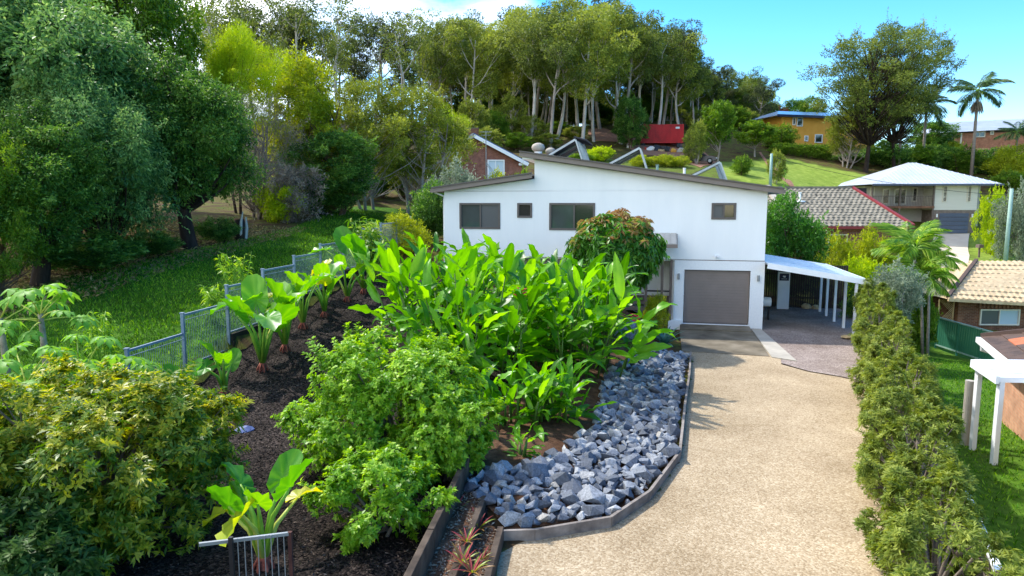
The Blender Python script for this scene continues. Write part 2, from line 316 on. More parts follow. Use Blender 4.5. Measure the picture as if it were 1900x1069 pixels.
def copy_tree(o, parent=None):
    c = o.copy(); col.objects.link(c); c.parent = parent
    for ch in list(o.children): copy_tree(ch, c)
    return c

# ------------------------------------------------------------------ terrain heights
def sm(a, b, x): t = np.clip((x-a)/(b-a), 0, 1); return t*t*(3-2*t)
XD = ([3, 8.25, 9.2, 9.5, 9.64, 10.57, 12.34, 18.36, 20.67, 24, 40], [-.9, -.12, -.03, 1.2, 1.44, 2.19, 3.09, 4.83, 5.53, 5.9, 6])
def xd(Y): return np.interp(Y, *XD)
def xf(Y): return -7.70+.161*(Y-13.4)
def zf(Y): return np.interp(Y, [5, 10, 11.7, 13.4, 15.1, 16.9, 18.7, 20.4, 22.2, 24, 28, 34], [.35, .4, .45, .6, .98, 1.4, 1.64, 1.87, 2.13, 2.32, 2.7, 3.2])
def zm(Y): return np.maximum(.55, zf(Y)-.42)
def xh(Y): return 4.88+.4833*(Y-8.25)
def zr(Y): return np.interp(Y, [0, 8, 15, 30, 40], [-.9, -.9, -1.05, -2.4, -2.6])
def Hnear(x, y):
    d, f_ = xd(y), xf(y)
    s = np.clip((d-x)/np.maximum(d-f_, .1), 0, 1)
    g = zm(y)*(.55*sm(0, .25, s)+.45*sm(.3, .95, s))
    l = zf(y)+.04*np.clip(f_-x, 0, 10)+.16*np.maximum(f_-x-10, 0)
    b = xh(y)+.95
    r = zr(y)*sm(0, .9, x-b)
    h = np.where(x > d, np.where(x > b, r, 0.0), np.where(x < f_, l, g))
    return h
CT = []
for (px, py, Y) in [(660, 390, 42), (1000, 290, 80), (1100, 240, 112), (1228, 271, 100), (1310, 305, 88), (900, 345, 65), (1400, 310, 85), (1480, 268, 115), (1605, 318, 95), (1440, 352, 65),
                    (1640, 345, 82), (1545, 362, 69), (1765, 433, 73), (1640, 430, 72), (1790, 515, 56), (1760, 531, 52), (1850, 500, 56), (1835, 338, 90), (1900, 300, 112), (1740, 300, 110), (1100, 234, 122), (1300, 228, 126), (1540, 268, 112)]:
    p = P(px, py, Y); CT.append((p.x, p.y, p.z))
CT += [(-25, 36, 4.6), (-40, 60, 9), (-30, 90, 14), (-60, 110, 18), (-10, 60, 6), (0, 45, 2.6), (10, 44, 1.2), (20, 42, -.2), (32, 42, -3), (55, 40, -3.2), (60, 60, -.5), (75, 80, 5), (90, 110, 11), (-20, 120, 18.5), (40, 130, 17), (80, 140, 15),
       (-60, 180, 17), (0, 180, 15), (60, 180, 13), (120, 180, 12), (-60, 30, 9), (-80, 60, 13), (-120, 100, 18), (120, 60, 0), (120, 100, 8), (-300, 300, 10), (0, 350, 5), (300, 300, 5), (250, 60, 0), (-250, 60, 16), (500, 600, 0), (-500, 600, 0), (0, 800, 0)]
for Y in (28, 33):
    for X in (-40, -25, -12, -5, 0, 5, 10, 15, 19, 25, 35, 60, 110):
        CT.append((X, Y, float(Hnear(np.array(float(X)), np.array(float(Y))))))
CT = np.array(CT, dtype=float)
def tps(r2): return np.where(r2 > 0, .5*r2*np.log(np.maximum(r2, 1e-12)), 0)
S_ = 50.0
def tfit():
    q = CT[:, :2]/S_; n = len(q); K = tps(((q[:, None]-q[None])**2).sum(-1))+np.eye(n)*2e-3; Pm = np.c_[np.ones(n), q]
    A = np.zeros((n+3, n+3)); A[:n, :n] = K; A[:n, n:] = Pm; A[n:, :n] = Pm.T
    return np.linalg.solve(A, np.r_[CT[:, 2], 0, 0, 0])
TW = tfit()
def Hfar(x, y):
    sh = np.shape(x); q = np.c_[np.ravel(x), np.ravel(y)]/S_; out = np.zeros(len(q)); n = len(CT)
    for i in range(0, len(q), 20000):
        b = q[i:i+20000]; out[i:i+20000] = tps(((b[:, None]-CT[None, :, :2]/S_)**2).sum(-1))@TW[:n]+np.c_[np.ones(len(b)), b]@TW[n:]
    return out.reshape(sh)
def H(x, y):
    x = np.asarray(x, float); y = np.asarray(y, float)
    a = Hnear(x, y); b = Hfar(x, np.clip(y, 24, 1e9)); t = sm(27, 35, y); h = a*(1-t)+b*t
    r = np.hypot(x, y); return h*(1-sm(400, 900, r))-2*sm(400, 900, r)
def h1(x, y): return float(H(np.array([x]), np.array([y]))[0])
def GH(px, py, y0=5, y1=160):
    """where the pixel's ray meets the terrain"""
    d = ray(px, py); Y = np.linspace(y0, y1, 3000); t = Y/d.y; x = d.x*t; z = CZ+d.z*t
    below = np.nonzero(z <= H(x, Y))[0]
    i = below[0] if len(below) else len(Y)-1
    return Vector((x[i], Y[i], float(H(x[i:i+1], Y[i:i+1])[0])))
# ------------------------------------------------------------------ ground sheet
def proj(x, y, z):
    dx, dy, dz = x, y, z-CZ
    dep = dy*math.cos(TH)-dz*math.sin(TH); v = dy*math.sin(TH)+dz*math.cos(TH)
    dep = np.maximum(dep, .01); return 950+F*dx/dep, 534.5-F*v/dep
def inpoly(x, y, poly):
    ins = np.zeros(np.shape(x), bool); n = len(poly)
    for i in range(n):
        x0, y0 = poly[i]; x1, y1 = poly[(i+1) % n]
        if y0 == y1: continue
        c = ((y0 > y) != (y1 > y)) & (x < (x1-x0)*(y-y0)/(y1-y0)+x0); ins ^= c
    return ins
def axis(lo, hi, fine, flo, fhi, grow):
    a = list(np.arange(flo, fhi+1e-6, fine)); s = fine
    while a[-1] < hi: s *= grow; a.append(a[-1]+s)
    s = fine
    while a[0] > lo: s *= grow; a.insert(0, a[0]-s)
    return np.array(a)
xs = axis(-2500, 2500, .3, -14, 14, 1.045); ys = axis(-200, 3500, .3, 4, 36, 1.03)
GX, GY = np.meshgrid(xs, ys); GZ = H(GX, GY)
drivezone = (GX > xd(GY)+.15) & (GX < xh(GY)+.9) & (GY < 34) & (GY > 2)
GZ = GZ-.09*drivezone
far = GY > 36
gn = np.sin(GX*.9+1.3*np.sin(GY*.7))*np.sin(GY*.8)*.05
GZ = GZ+np.where((GX < xf(GY)-.4) | far, gn, 0)
px_, py_ = proj(GX, GY, GZ)
grass = np.zeros_like(GX); yellow_lawn = np.zeros_like(GX)
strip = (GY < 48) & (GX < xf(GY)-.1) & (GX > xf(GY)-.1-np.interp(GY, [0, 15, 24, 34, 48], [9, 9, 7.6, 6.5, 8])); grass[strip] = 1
right = (GX > xh(GY)+.9) & (GY < 40); grass[right] = 1; yellow_lawn[right] = .15
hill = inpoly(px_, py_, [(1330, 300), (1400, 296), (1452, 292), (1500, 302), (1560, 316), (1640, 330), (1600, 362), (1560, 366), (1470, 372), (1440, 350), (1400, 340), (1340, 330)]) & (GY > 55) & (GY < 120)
grass[hill] = 1; yellow_lawn[hill] = 1
rl = inpoly(px_, py_, [(1795, 437), (1860, 432), (1900, 440), (1900, 535), (1780, 520), (1800, 480)]) & (GY > 45) & (GY < 80); grass[rl] = 1; yellow_lawn[rl] = .9
bh = (GY > 36) & (GY < 80) & (GX > 8) & ~rl & ~hill; grass[bh] = .5; yellow_lawn[bh] = .4
nx, ny = len(xs), len(ys); I = np.arange(nx*ny).reshape(ny, nx)
Q = np.stack([I[:-1, :-1], I[:-1, 1:], I[1:, 1:], I[1:, :-1]], -1).reshape(-1, 4)
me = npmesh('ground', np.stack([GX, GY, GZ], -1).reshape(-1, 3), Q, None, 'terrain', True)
for nm, ar in (('grass', grass), ('yellow_lawn', yellow_lawn)):
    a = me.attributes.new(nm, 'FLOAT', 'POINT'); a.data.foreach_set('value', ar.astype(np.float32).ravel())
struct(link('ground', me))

def drape(name, mat, poly, off, step=.25, flat=None, inset=None):
    """sheet over the terrain inside a world-space polygon, its rim following the polygon"""
    bm = bmesh.new(); P2 = [Vector((p[0], p[1], 0)) for p in poly]
    vs_ = [bm.verts.new(p) for p in P2]; bm.faces.new(vs_)
    lo = [min(p[i] for p in poly) for i in (0, 1)]; hi = [max(p[i] for p in poly) for i in (0, 1)]
    for ax in (0, 1):
        c = lo[ax]+step
        while c < hi[ax]:
            no = Vector((1, 0, 0)) if ax == 0 else Vector((0, 1, 0)); co = no*c
            bmesh.ops.bisect_plane(bm, geom=bm.verts[:]+bm.edges[:]+bm.faces[:], plane_co=co, plane_no=no); c += step
    X = np.array([v.co.x for v in bm.verts]); Y = np.array([v.co.y for v in bm.verts])
    Z = (H(X, Y) if flat is None else np.full(len(X), flat))+off
    for v, z in zip(bm.verts, Z): v.co.z = z
    bmesh.ops.recalc_face_normals(bm, faces=bm.faces[:])
    me = bpy.data.meshes.new(name); bm.to_mesh(me); bm.free()
    if me.polygons and me.polygons[0].normal.z < 0: me.flip_normals()
    return struct(link(name, me, mat))
g2 = lambda x, y, z=0: tuple(G(x, y, z))[:2]
# driveway (tan gravel), grey gravel in front of the carport, concrete apron
dv = [(-1.6, 3.5), (-.72, 4.4), (-.62, 5.2), (-.3, 8.0), (-.17, 9.18), (1.44, 9.66), (2.19, 10.57), (3.09, 12.34), (4.0, 15.5), (4.83, 18.36), (5.5, 20.9), (5.7, 22.2), (8.6, 21.5)] + [g2(1450, 676), g2(1500, 690), g2(1560, 700), g2(1612, 712)] + [(xh(16)+.5, 16), (xh(10)+.5, 10), (xh(3.5)+.5, 3.5)]
drape('driveway', 'gravel_tan', dv, .0, .6, 0.0)
HA = R(12.5); HC = Vector((9.476, 25.477, 0)); E1 = Vector((math.cos(HA), -math.sin(HA), 0)); E2 = Vector((math.sin(HA), math.cos(HA), 0))
def hw(u, v, z=0): return HC+E1*u+E2*v+Vector((0, 0, z))
h2 = lambda u, v: tuple(hw(u, v))[:2]
drape('carport_gravel', 'gravel_grey', [g2(1440, 668)]+[g2(1452, 674), g2(1500, 688), g2(1560, 698), g2(1612, 710)]+[(xh(20)+.6, 20), (xh(25)+.4, 25), h2(4.2, 6.5), h2(-.2, 6.5), h2(-.2, -.1)], -.006, .6, 0.0)
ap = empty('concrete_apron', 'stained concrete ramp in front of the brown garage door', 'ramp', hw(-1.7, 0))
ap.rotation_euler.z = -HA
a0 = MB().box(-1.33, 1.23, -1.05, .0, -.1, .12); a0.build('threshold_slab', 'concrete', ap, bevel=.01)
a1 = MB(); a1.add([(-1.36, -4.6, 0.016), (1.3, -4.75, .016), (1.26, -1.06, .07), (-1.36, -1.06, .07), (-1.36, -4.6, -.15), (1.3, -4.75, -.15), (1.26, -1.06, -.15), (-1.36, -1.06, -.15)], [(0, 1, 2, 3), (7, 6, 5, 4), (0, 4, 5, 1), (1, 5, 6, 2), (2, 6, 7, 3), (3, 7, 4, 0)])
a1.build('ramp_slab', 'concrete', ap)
a2 = MB(); a2.add([(1.29, -.1, .055), (1.64, -.1, .055), (2.0, -5.3, .03), (1.34, -4.9, .03), (1.29, -.1, -.1), (1.64, -.1, -.1), (2.0, -5.3, -.1), (1.34, -4.9, -.1)], [(3, 2, 1, 0), (4, 5, 6, 7), (0, 1, 5, 4), (1, 2, 6, 5), (2, 3, 7, 6), (3, 0, 4, 7)])
a2.build('side_strip', 'concrete_light', ap)

# ------------------------------------------------------------------ the white house
def wall_holes(u0, u1, z0, z1, holes, y0, y1):
    us = sorted({u0, u1, *[h[0] for h in holes], *[h[1] for h in holes]}); zs = sorted({z0, z1, *[h[2] for h in holes], *[h[3] for h in holes]})
    b = MB()
    for i in range(len(us)-1):
        for j in range(len(zs)-1):
            c = ((us[i]+us[i+1])/2, (zs[j]+zs[j+1])/2)
            if any(h[0] < c[0] < h[1] and h[2] < c[1] < h[3] for h in holes): continue
            b.box(us[i], us[i+1], y0, y1, zs[j], zs[j+1])
    return b
def window(parent, u0, u1, z0, z1, y, fw, fmat, gmat, mull=(), transom=(), proud=.03, gl2=None):
    f = MB(); f.box(u0-.01, u0+fw, y-proud, y+.09, z0-.01, z1+.01); f.box(u1-fw, u1+.01, y-proud, y+.09, z0-.01, z1+.01); f.box(u0+fw, u1-fw, y-proud, y+.09, z0-.01, z0+fw); f.box(u0+fw, u1-fw, y-proud, y+.09, z1-fw, z1+.01)
    o = f.build('window', fmat, parent)
    for m_ in mull: MB().box(m_-fw*.4, m_+fw*.4, y-proud*.4, y+.08, z0+fw, z1-fw).build('mullion', fmat, o)
    for t_ in transom: MB().box(u0+fw, u1-fw, y-proud*.3, y+.075, t_-fw*.4, t_+fw*.4).build('transom', fmat, o)
    ms = [u0+fw]+list(mull)+[u1-fw]
    for k in range(len(ms)-1):
        MB().box(ms[k], ms[k+1], y+.05, y+.06, z0+fw, z1-fw).build('pane', (gl2 if gl2 and k % 2 else gmat), o)
    return o
house = empty('white_house', 'white two-storey house with brown skillion roofs and garage behind the heliconias', 'house', HC, -HA)
WIN = [(-11.89, -10.2, 3.73, 4.76), (-9.48, -8.89, 4.19, 4.76), (-8.18, -6.39, 3.71, 4.76), (-1.99, -1.12, 4.16, 4.76)]
up = wall_holes(-12.55, -.02, 2.62, 5.235, WIN, 0, .12); up.build('wall', 'wall_board', house)
topw = MB(); topw.prism([(-12.55, .012, 5.25), (-8.80, .012, 5.25), (-8.80, .012, 5.72), (-12.55, .012, 5.22)], (0, .1, 0))
topw.build('gable_wall', 'wall_board', house)
tz = lambda u: 6.72-.152*(u+9.31)
tp2 = MB(); tp2.prism([(-8.795, .012, 5.25), (-.02, .012, 5.25), (-.02, .012, tz(-.02)-.16), (-8.795, .012, tz(-8.795)-.16)], (0, .1, 0)); tp2.build('gable_wall', 'wall_board', house)
MB().box(-12.55, -.02, .03, .1, 5.235, 5.25).build('joint_strip', 'taupe', house)
gar = wall_holes(-3.3, 0, -.1, 2.585, [(-2.92, -.5, .14, 2.23)], .0, .2); gar.build('garage_wall', 'stucco_wall', house)
MB().box(-3.3, 0.0, .03, .2, 2.585, 2.62).build('joint_strip', 'taupe', house)
MB().box(-3.48, -2.98, -.14, -.003, -.1, .26).build('plinth', 'white_paint', house)
gdm = MB()
for k in range(19):
    z0 = .14+k*.11; gdm.box(-2.9, -.52, .11, .16, z0, min(z0+.104, 2.23)); gdm.box(-2.9, -.52, .125, .16, z0+.104, z0+.11)
gd = gdm.build('garage_door', 'taupe', house)
MB().box(-2.9, -.52, .095, .11, .14, .2).build('bottom_rail', 'taupe_dark', gd)
MB().box(-2.93, -.49, .1, .19, 2.18, 2.235).build('head', 'taupe_dark', gd)
body = MB(); body.box(-12.53, -12.45, .12, 8.5, .5, 5.2); body.box(-.1, -.02, .2, 8.5, -.1, 5.2); body.box(-12.45, -.1, 8.4, 8.5, -.1, 5.2); body.box(-8.80, -8.70, .11, 8.4, 5.2, 6.48); body.box(-12.45, -.1, .13, 8.4, 2.55, 2.6)
body.build('side_wall', 'wall_board', house)
rec = MB().box(-12.55, -3.3, 1.9, 2.0, -.1, 2.6); rec.build('porch_wall', 'wall_board', house)
MB().box(-3.38, -3.3, .2, 1.9, -.1, 2.6).build('porch_side_wall', 'wall_board', house)
window(house, *WIN[0], .0, .07, 'taupe_dark', 'glass_dark', mull=(-11.02,), gl2='glass_screen'); window(house, *WIN[1], .0, .07, 'taupe_dark', 'glass_black')
window(house, *WIN[2], .0, .07, 'taupe_dark', 'glass_dark', mull=(-7.2,), gl2='glass_black'); window(house, *WIN[3], .0, .07, 'taupe_dark', 'glass_screen', mull=(-1.55,), gl2='glass_black')
for (a, b, c, d) in WIN: MB().box(a+.02, b-.02, .35, .37, c, d).build('curtain', 'blind', house)
# roofs: high skillion and low skillion
def roof_slab(parent, u0, z0, u1, z1, v0, v1, th):
    r = MB(); r.add([(u0, v0, z0-.07), (u1, v0, z1-.07), (u1, v1, z1-.07), (u0, v1, z0-.07), (u0, v0, z0), (u1, v0, z1), (u1, v1, z1), (u0, v1, z0)], [(0, 3, 2, 1), (4, 5, 6, 7), (0, 1, 5, 4), (1, 2, 6, 5), (2, 3, 7, 6), (3, 0, 4, 7)])
    o = r.build('roof', 'taupe', parent)
    MB().bar((u0-.02, v0-.02, z0-.06), (u1+.02, v0-.02, z1-.06), .05, .2).build('bargeboard', 'taupe', o)
    MB().bar((u0-.03, v0-.045, z0+.04), (u1+.03, v0-.045, z1+.04), .09, .05).build('barge_capping', 'taupe_dark', o)
    n = 26; rib = MB()
    for k in range(n):
        v_ = v0+.2+(v1-v0-.3)*k/n; rib.bar((u0, v_, z0+.012), (u1, v_, z1+.012), .05, .03)
    rib.build('rib', 'taupe', o)
    return o
rh = roof_slab(house, -9.31, 6.74, .46, 5.25, -.3, 8.9, .2)
MB().bar((.5, -.3, 5.18), (.5, 8.9, 5.18), .12, .13).build('gutter', 'taupe', rh)
MB().box(-9.24, -8.82, -.25, 8.8, 6.47, 6.55).build('soffit', 'white_paint', rh)
rl_ = roof_slab(house, -12.95, 5.34, -8.86, 5.9, -.3, 8.9, .2)
MB().bar((-13.0, -.3, 5.26), (-13.0, 8.9, 5.26), .12, .13).build('gutter', 'taupe', rl_)
dp = MB(); dp.tube([(-12.98, .05, 5.2), (-12.6, .12, 5.05), (-12.6, .12, 4.9), (-12.6, .12, 1.2)], .04); dp.build('downpipe', 'white_paint', house)
# wall lamps, sensor
for u in (-3.13, -.22):
    l_ = MB(); l_.box(u-.02, u+.02, -.05, -.002, 1.93, 1.99); l_.lathe([(.04, 1.85), (.045, 1.86), (.045, 2.07), (.04, 2.08)], 10, (u, -.08, 0)); l_.build('wall_lamp', 'galv', house)
s_ = MB(); s_.box(-1.81, -1.71, -.04, -.002, 2.74, 2.82); s_.box(-1.84, -1.78, -.12, -.04, 2.72, 2.79); s_.box(-1.74, -1.68, -.12, -.04, 2.72, 2.79); s_.build('sensor_light', 'white_metal', house)
# porch: awning, posts, deck, rails
aw = MB(); n = 14
for k in range(n):
    u0 = -6.4+k*.225
    aw.add([(u0, -.002, 3.63), (u0+.2, -.002, 3.63), (u0+.2, -1.05, 3.28), (u0, -1.05, 3.28), (u0, -.002, 3.6), (u0+.2, -.002, 3.6), (u0+.2, -1.05, 3.25), (u0, -1.05, 3.25)], [(3, 2, 1, 0), (4, 5, 6, 7), (0, 1, 5, 4), (1, 2, 6, 5), (2, 3, 7, 6), (3, 0, 4, 7)])
    aw.add([(u0+.2, -.002, 3.61), (u0+.225, -.002, 3.61), (u0+.225, -1.05, 3.26), (u0+.2, -1.05, 3.26), (u0+.2, -.002, 3.59), (u0+.225, -.002, 3.59), (u0+.225, -1.05, 3.24), (u0+.2, -1.05, 3.24)], [(3, 2, 1, 0), (4, 5, 6, 7), (0, 1, 5, 4), (1, 2, 6, 5), (2, 3, 7, 6), (3, 0, 4, 7)])
aw.build('awning_sheet', 'awning', house)
MB().box(-6.4, -3.22, -1.1, -1.06, 3.12, 3.25).build('awning_fascia', 'taupe', house)
MB().add([(-3.24, -.003, 3.6), (-3.24, -1.06, 3.25), (-3.24, -1.06, 3.12), (-3.24, -.003, 3.42), (-3.22, -.003, 3.6), (-3.22, -1.06, 3.25), (-3.22, -1.06, 3.12), (-3.22, -.003, 3.42)], [(0, 1, 2, 3), (7, 6, 5, 4), (0, 4, 5, 1), (1, 5, 6, 2), (2, 6, 7, 3), (3, 7, 4, 0)]).build('awning_fascia', 'taupe', house)
for u in (-3.42, -3.75, -4.35, -5.6, -7.4): MB().box(u-.05, u+.05, -.12, -.02, .05 if u > -4 else .5, 2.6).build('porch_post', 'deck_wood', house)
MB().box(-9.5, -3.45, -.1, 1.88, .86, .95).build('deck', 'deck_wood', house)
for z in (1.25, 1.5, 1.78): MB().box(-9.5, -4.42, -.10, -.04, z, z+.06).build('rail', 'deck_wood', house)
MB().box(-9.5, -4.2, -.2, -.12, .62, .78).build('deck_bearer', 'deck_wood', house)
MB().box(-4.3, -3.42, -.09, -.05, 1.35, 1.41).build('rail', 'black_metal', house)
# roof furniture
def on_roof(u, v): return hw(u, v, 6.74-.152*(u+9.31)*1.0)
def zroof(u): return 6.74-(6.74-5.25)/(9.31+.46)*(u+9.31)
def rack(uL, uH, zh, v0, v1, label, tubes=False):
    t = empty('solar_rack', label, 'solar panel', hw(uL, v0, zroof(uL)), -HA, 'tilted solar racks on the white house roof')
    dx = uH-uL; hz = zh-zroof(uL); q = MB(); k = dx; zr_ = lambda u: zroof(uL+u)-zroof(uL)
    q.add([(0, 0, .05), (dx, 0, hz), (dx, v1-v0, hz), (0, v1-v0, .05), (0, 0, .09), (dx, 0, hz+.04), (dx, v1-v0, hz+.04), (0, v1-v0, .09)], [(0, 3, 2, 1), (4, 5, 6, 7), (0, 1, 5, 4), (1, 2, 6, 5), (2, 3, 7, 6), (3, 0, 4, 7)])
    q.build('panel', 'black_metal', t)
    for v_ in (0.0, (v1-v0)/2, v1-v0):
        MB().bar((0, v_-.03, .02), (dx+.02, v_-.03, hz-.02), .05, .08).build('side_rail', 'zinc', t)
        MB().bar((dx+.03, v_-.03, hz-.03), (dx+.32, v_-.03, zr_(dx+.32)), .06, .06).build('leg', 'zinc', t)
    MB().bar((dx, 0, hz-.05), (dx, v1-v0, hz-.05), .05).build('top_rail', 'zinc', t)
    nb = 7
    for j in range(1, nb):
        v_ = (v1-v0)*j/nb; MB().bar((dx+.06, v_, hz-.06), (dx+.34, v_+.04, zr_(dx+.34)), .035, .035).build('brace', 'zinc', t)
    if tubes:
        for j in range(6):
            b = MB(); b.tube([(dx-.1+j*.0, .4+j*.4, hz+.1), (dx+.42, .4+j*.4, hz-.04)], .05, 8); b.build('collector_tube', 'black_metal', t)
    return t
rack(-8.35, -7.25, 7.27, .4, 3.4, 'tallest tilted solar rack with collector tubes next to the round roof vents', True)
rack(-5.95, -4.75, 6.9, .4, 2.6, 'middle tilted solar rack on the white house roof')
rack(-2.8, -1.75, 6.32, .4, 2.8, 'lowest tilted solar rack near the right end of the white house roof')
def whirly(u, v, s, label):
    t = empty('roof_vent', label, 'roof vent', hw(u, v, zroof(u)), 0, 'round vents on the white house roof')
    b = MB(); b.lathe([(.16*s, -.05), (.16*s, .16*s)], 14); b.build('vent_base', 'white_paint', t)
    g = MB(); g.smooth = True; g.lathe([(.17*s, .17*s), (.25*s, .24*s), (.27*s, .34*s), (.22*s, .44*s), (.1*s, .5*s), (.02*s, .51*s)], 18); g.build('vent_dome', 'concrete_light', t)
whirly(-8.75, .55, 1.0, 'tall round pale roof vent at the high end of the white house roof'); whirly(-8.3, .9, .8, 'smaller round pale roof vent beside the tallest solar rack')
for u, z, m_, lb in ((-4.05, .28, 'pole_green', 'short green pipe sticking up from the roof between the solar racks'), (-3.02, .3, 'white_paint', 'short white pipe sticking up from the roof by the lowest solar rack')):
    q = MB(); q.tube([(0, 0, -.05), (0, 0, z)], .05, 10); q.lathe([(.065, z), (.065, z+.03)], 10); tag(q.build('vent_pipe', m_, None, hw(u, .6, zroof(u))), lb, 'pipe')

# ------------------------------------------------------------------ carport
cp = empty('carport', 'white flat-roofed carport on slim white posts beside the garage', 'carport', hw(0, 0), -HA)
zc = lambda u: 2.53-.155*u
r = MB(); u0, u1, v0, v1 = .03, 3.42, -.42, 6.3
r.add([(u0, v0, zc(u0)), (u1, v0, zc(u1)), (u1, v1, zc(u1)), (u0, v1, zc(u0)), (u0, v0, zc(u0)+.04), (u1, v0, zc(u1)+.04), (u1, v1, zc(u1)+.04), (u0, v1, zc(u0)+.04)], [(0, 3, 2, 1), (4, 5, 6, 7), (0, 1, 5, 4), (1, 2, 6, 5), (2, 3, 7, 6), (3, 0, 4, 7)])
r.build('roof', 'carport_roof', cp)
rb = MB()
for k in range(9):
    v_ = v0+.35+k*.7; rb.bar((u0, v_, zc(u0)+.048), (u1, v_, zc(u1)+.048), .04, .02)
rb.build('roof_rib', 'carport_roof', cp)
MB().bar((u0, v0-.03, zc(u0)-.05), (u1+.02, v0-.03, zc(u1)-.05), .05, .2).build('front_beam', 'white_metal', cp)
MB().bar((u1+.04, v0-.05, zc(u1)-.03), (u1+.04, v1, zc(u1)-.03), .1, .13).build('gutter', 'white_metal', cp)
for v_ in (-.36, 1.1, 2.6, 4.0, 5.2): MB().box(3.06, 3.15, v_-.045, v_+.045, -.05, zc(3.1)-.02).build('post', 'white_metal', cp)
for v_ in (1.1, 2.6, 4.0, 5.2): MB().bar((u0, v_, zc(u0)-.06), (3.4, v_, zc(3.4)-.06), .05, .1).build('rafter', 'white_metal', cp)
fe = empty('paling_fence', 'dark timber paling fence at the back of the carport', 'fence', hw(0, 6.32), -HA)
for k in range(44): MB().box(.05+k*.1, .14+k*.1, 0, .02, -.1, 1.95+.03*rnd.random()).build('paling', 'paling', fe)
for z in (.4, 1.5): MB().box(.05, 4.5, .02, .07, z, z+.08).build('rail', 'paling', fe)
cb = empty('white_cabinet', 'tall white cabinet with a navy label standing in the carport', 'cabinet', hw(1.62, 5.7, 0), -HA)
MB().box(-.25, .25, -.12, .12, .0, 1.68).build('body', 'white_metal', cb, bevel=.01)
lb = MB().box(-.2, .2, -.132, -.121, 1.3, 1.62).build('label', 'navy', cb)
mk = MB(); mk.box(-.06, .06, -.14, -.133, 1.47, 1.52); mk.box(-.03, .05, -.14, -.133, 1.44, 1.465); mk.box(-.12, .12, -.14, -.133, 1.37, 1.385); mk.build('print', 'white_paint', lb)
dr = empty('white_drum', 'white rounded drum on a black stand by the garage side wall in the carport', 'drum', hw(.42, 2.6, 0), -HA)
q = MB(); q.smooth = True; q.tube([(-.18, 0, .72), (-.2, 0, .72), (.2, 0, .72), (.24, 0, .72)], [.16, .2, .2, .15], 14); q.build('body', 'white_metal', dr)
q = MB()
for x in (-.15, .15): q.box(x-.03, x+.03, -.15, .15, -.02, .54)
q.build('stand', 'black_metal', dr)

# ------------------------------------------------------------------ distant and neighbouring buildings
def frame2(px, py, Y, ang):
    p = P(px, py, Y); return p
def hiproof(b, x0, x1, y0, y1, z, rise, over, ridge_in):
    b.add([(x0-over, y0-over, z), (x1+over, y0-over, z), (x1+over, y1+over, z), (x0-over, y1+over, z), (x0+ridge_in, (y0+y1)/2, z+rise), (x1-ridge_in, (y0+y1)/2, z+rise)],
          [(0, 1, 5, 4), (1, 2, 5), (2, 3, 4, 5), (3, 0, 4), (3, 2, 1, 0)])
# 1. hip-roofed two-storey house on the right
p = P(1740, 433, 73); HH = empty('hip_roof_house', 'two-storey house with pale metal hip roof and grey garage at the right', 'house', (p.x, p.y, p.z), R(-3))
s = 73*1.0/F*1.02
U = lambda px: (px-1740)*s; Z = lambda py: (433-py)*s
MB().box(U(1729), U(1803), 0, 9, -.6, Z(391)).build('lower_wall', 'brick_grey', HH)
MB().box(U(1729), U(1804), -.05, 9, Z(391), Z(347)).build('upper_wall', 'weatherboard', HH)
MB().box(U(1804)+.003, U(1824), 1.5, 9, -.6, Z(347)).build('side_wing', 'grey_wall', HH)
MB().box(U(1622), U(1729)-.003, 2.2, 9, -.6, Z(347)).build('balcony_wall', 'grey_wall', HH)
MB().box(U(1618), U(1729)-.003, -.2, 2.2, Z(388), Z(384)).build('balcony_floor', 'brick_brown', HH)
for pxx in (1619, 1668, 1727): MB().box(U(pxx)-.08, U(pxx)+.08, -.18, -.02, -.6, Z(347)).build('post', 'deck_wood', HH)
rl2 = MB(); rl2.bar((U(1619), -.1, Z(366)), (U(1728), -.1, Z(366)), .06)
for k in range(40): rl2.bar((U(1619+k*2.75), -.1, Z(384)), (U(1619+k*2.75), -.1, Z(366)), .025)
rl2.build('balustrade', 'deck_wood', HH)
for a, b, c, d in ((1655, 1668, 352, 381), (1676, 1698, 352, 381), (1632, 1640, 350, 365), (1709, 1718, 350, 376)): window(HH, U(a), U(b), Z(d), Z(c), 2.15, .1, 'cream_wall', 'glass_black', proud=.06)
for a, b in ((1743, 1750), (1786, 1792)): window(HH, U(a), U(b), Z(376), Z(349), -.1, .05, 'cream_wall', 'glass_dark', transom=(Z(367),), proud=.04)
g = MB()
for k in range(5): g.box(U(1740), U(1791), -.09, -.05+.0, Z(433)+.02+k*.43, Z(433)+.43+k*.43-.02)
go = g.build('garage_door', 'garage_grey', HH)
for pxx in (1735, 1797): MB().box(U(pxx)-.06, U(pxx)+.06, -.18, -.06, Z(404), Z(398)).build('wall_lamp', 'white_paint', HH)
rf = MB(); hiproof(rf, U(1620), U(1826), -.6, 9.2, Z(345), 2.5, .55, 5.6); ro = rf.build('roof', 'light_metal_roof', HH)
MB().box(U(1620)-.6, U(1826)+.6, -1.22, -1.16, Z(345)-.16, Z(345)+.03).build('gutter', 'garage_grey', ro)
for k in range(1, 30):
    x = U(1620)-.5+k*(U(1826)-U(1620)+1)/30
    t = max(0, min(1, (min(x-U(1620)+.55, U(1826)+.55-x))/6.15)); yy = -1.15+t*5.45
    if t > .05: MB().bar((x, -1.15, Z(345)+.02), (x, yy, Z(345)+2.5*t+.02), .05, .04).build('roof_rib', 'light_metal_roof', ro)
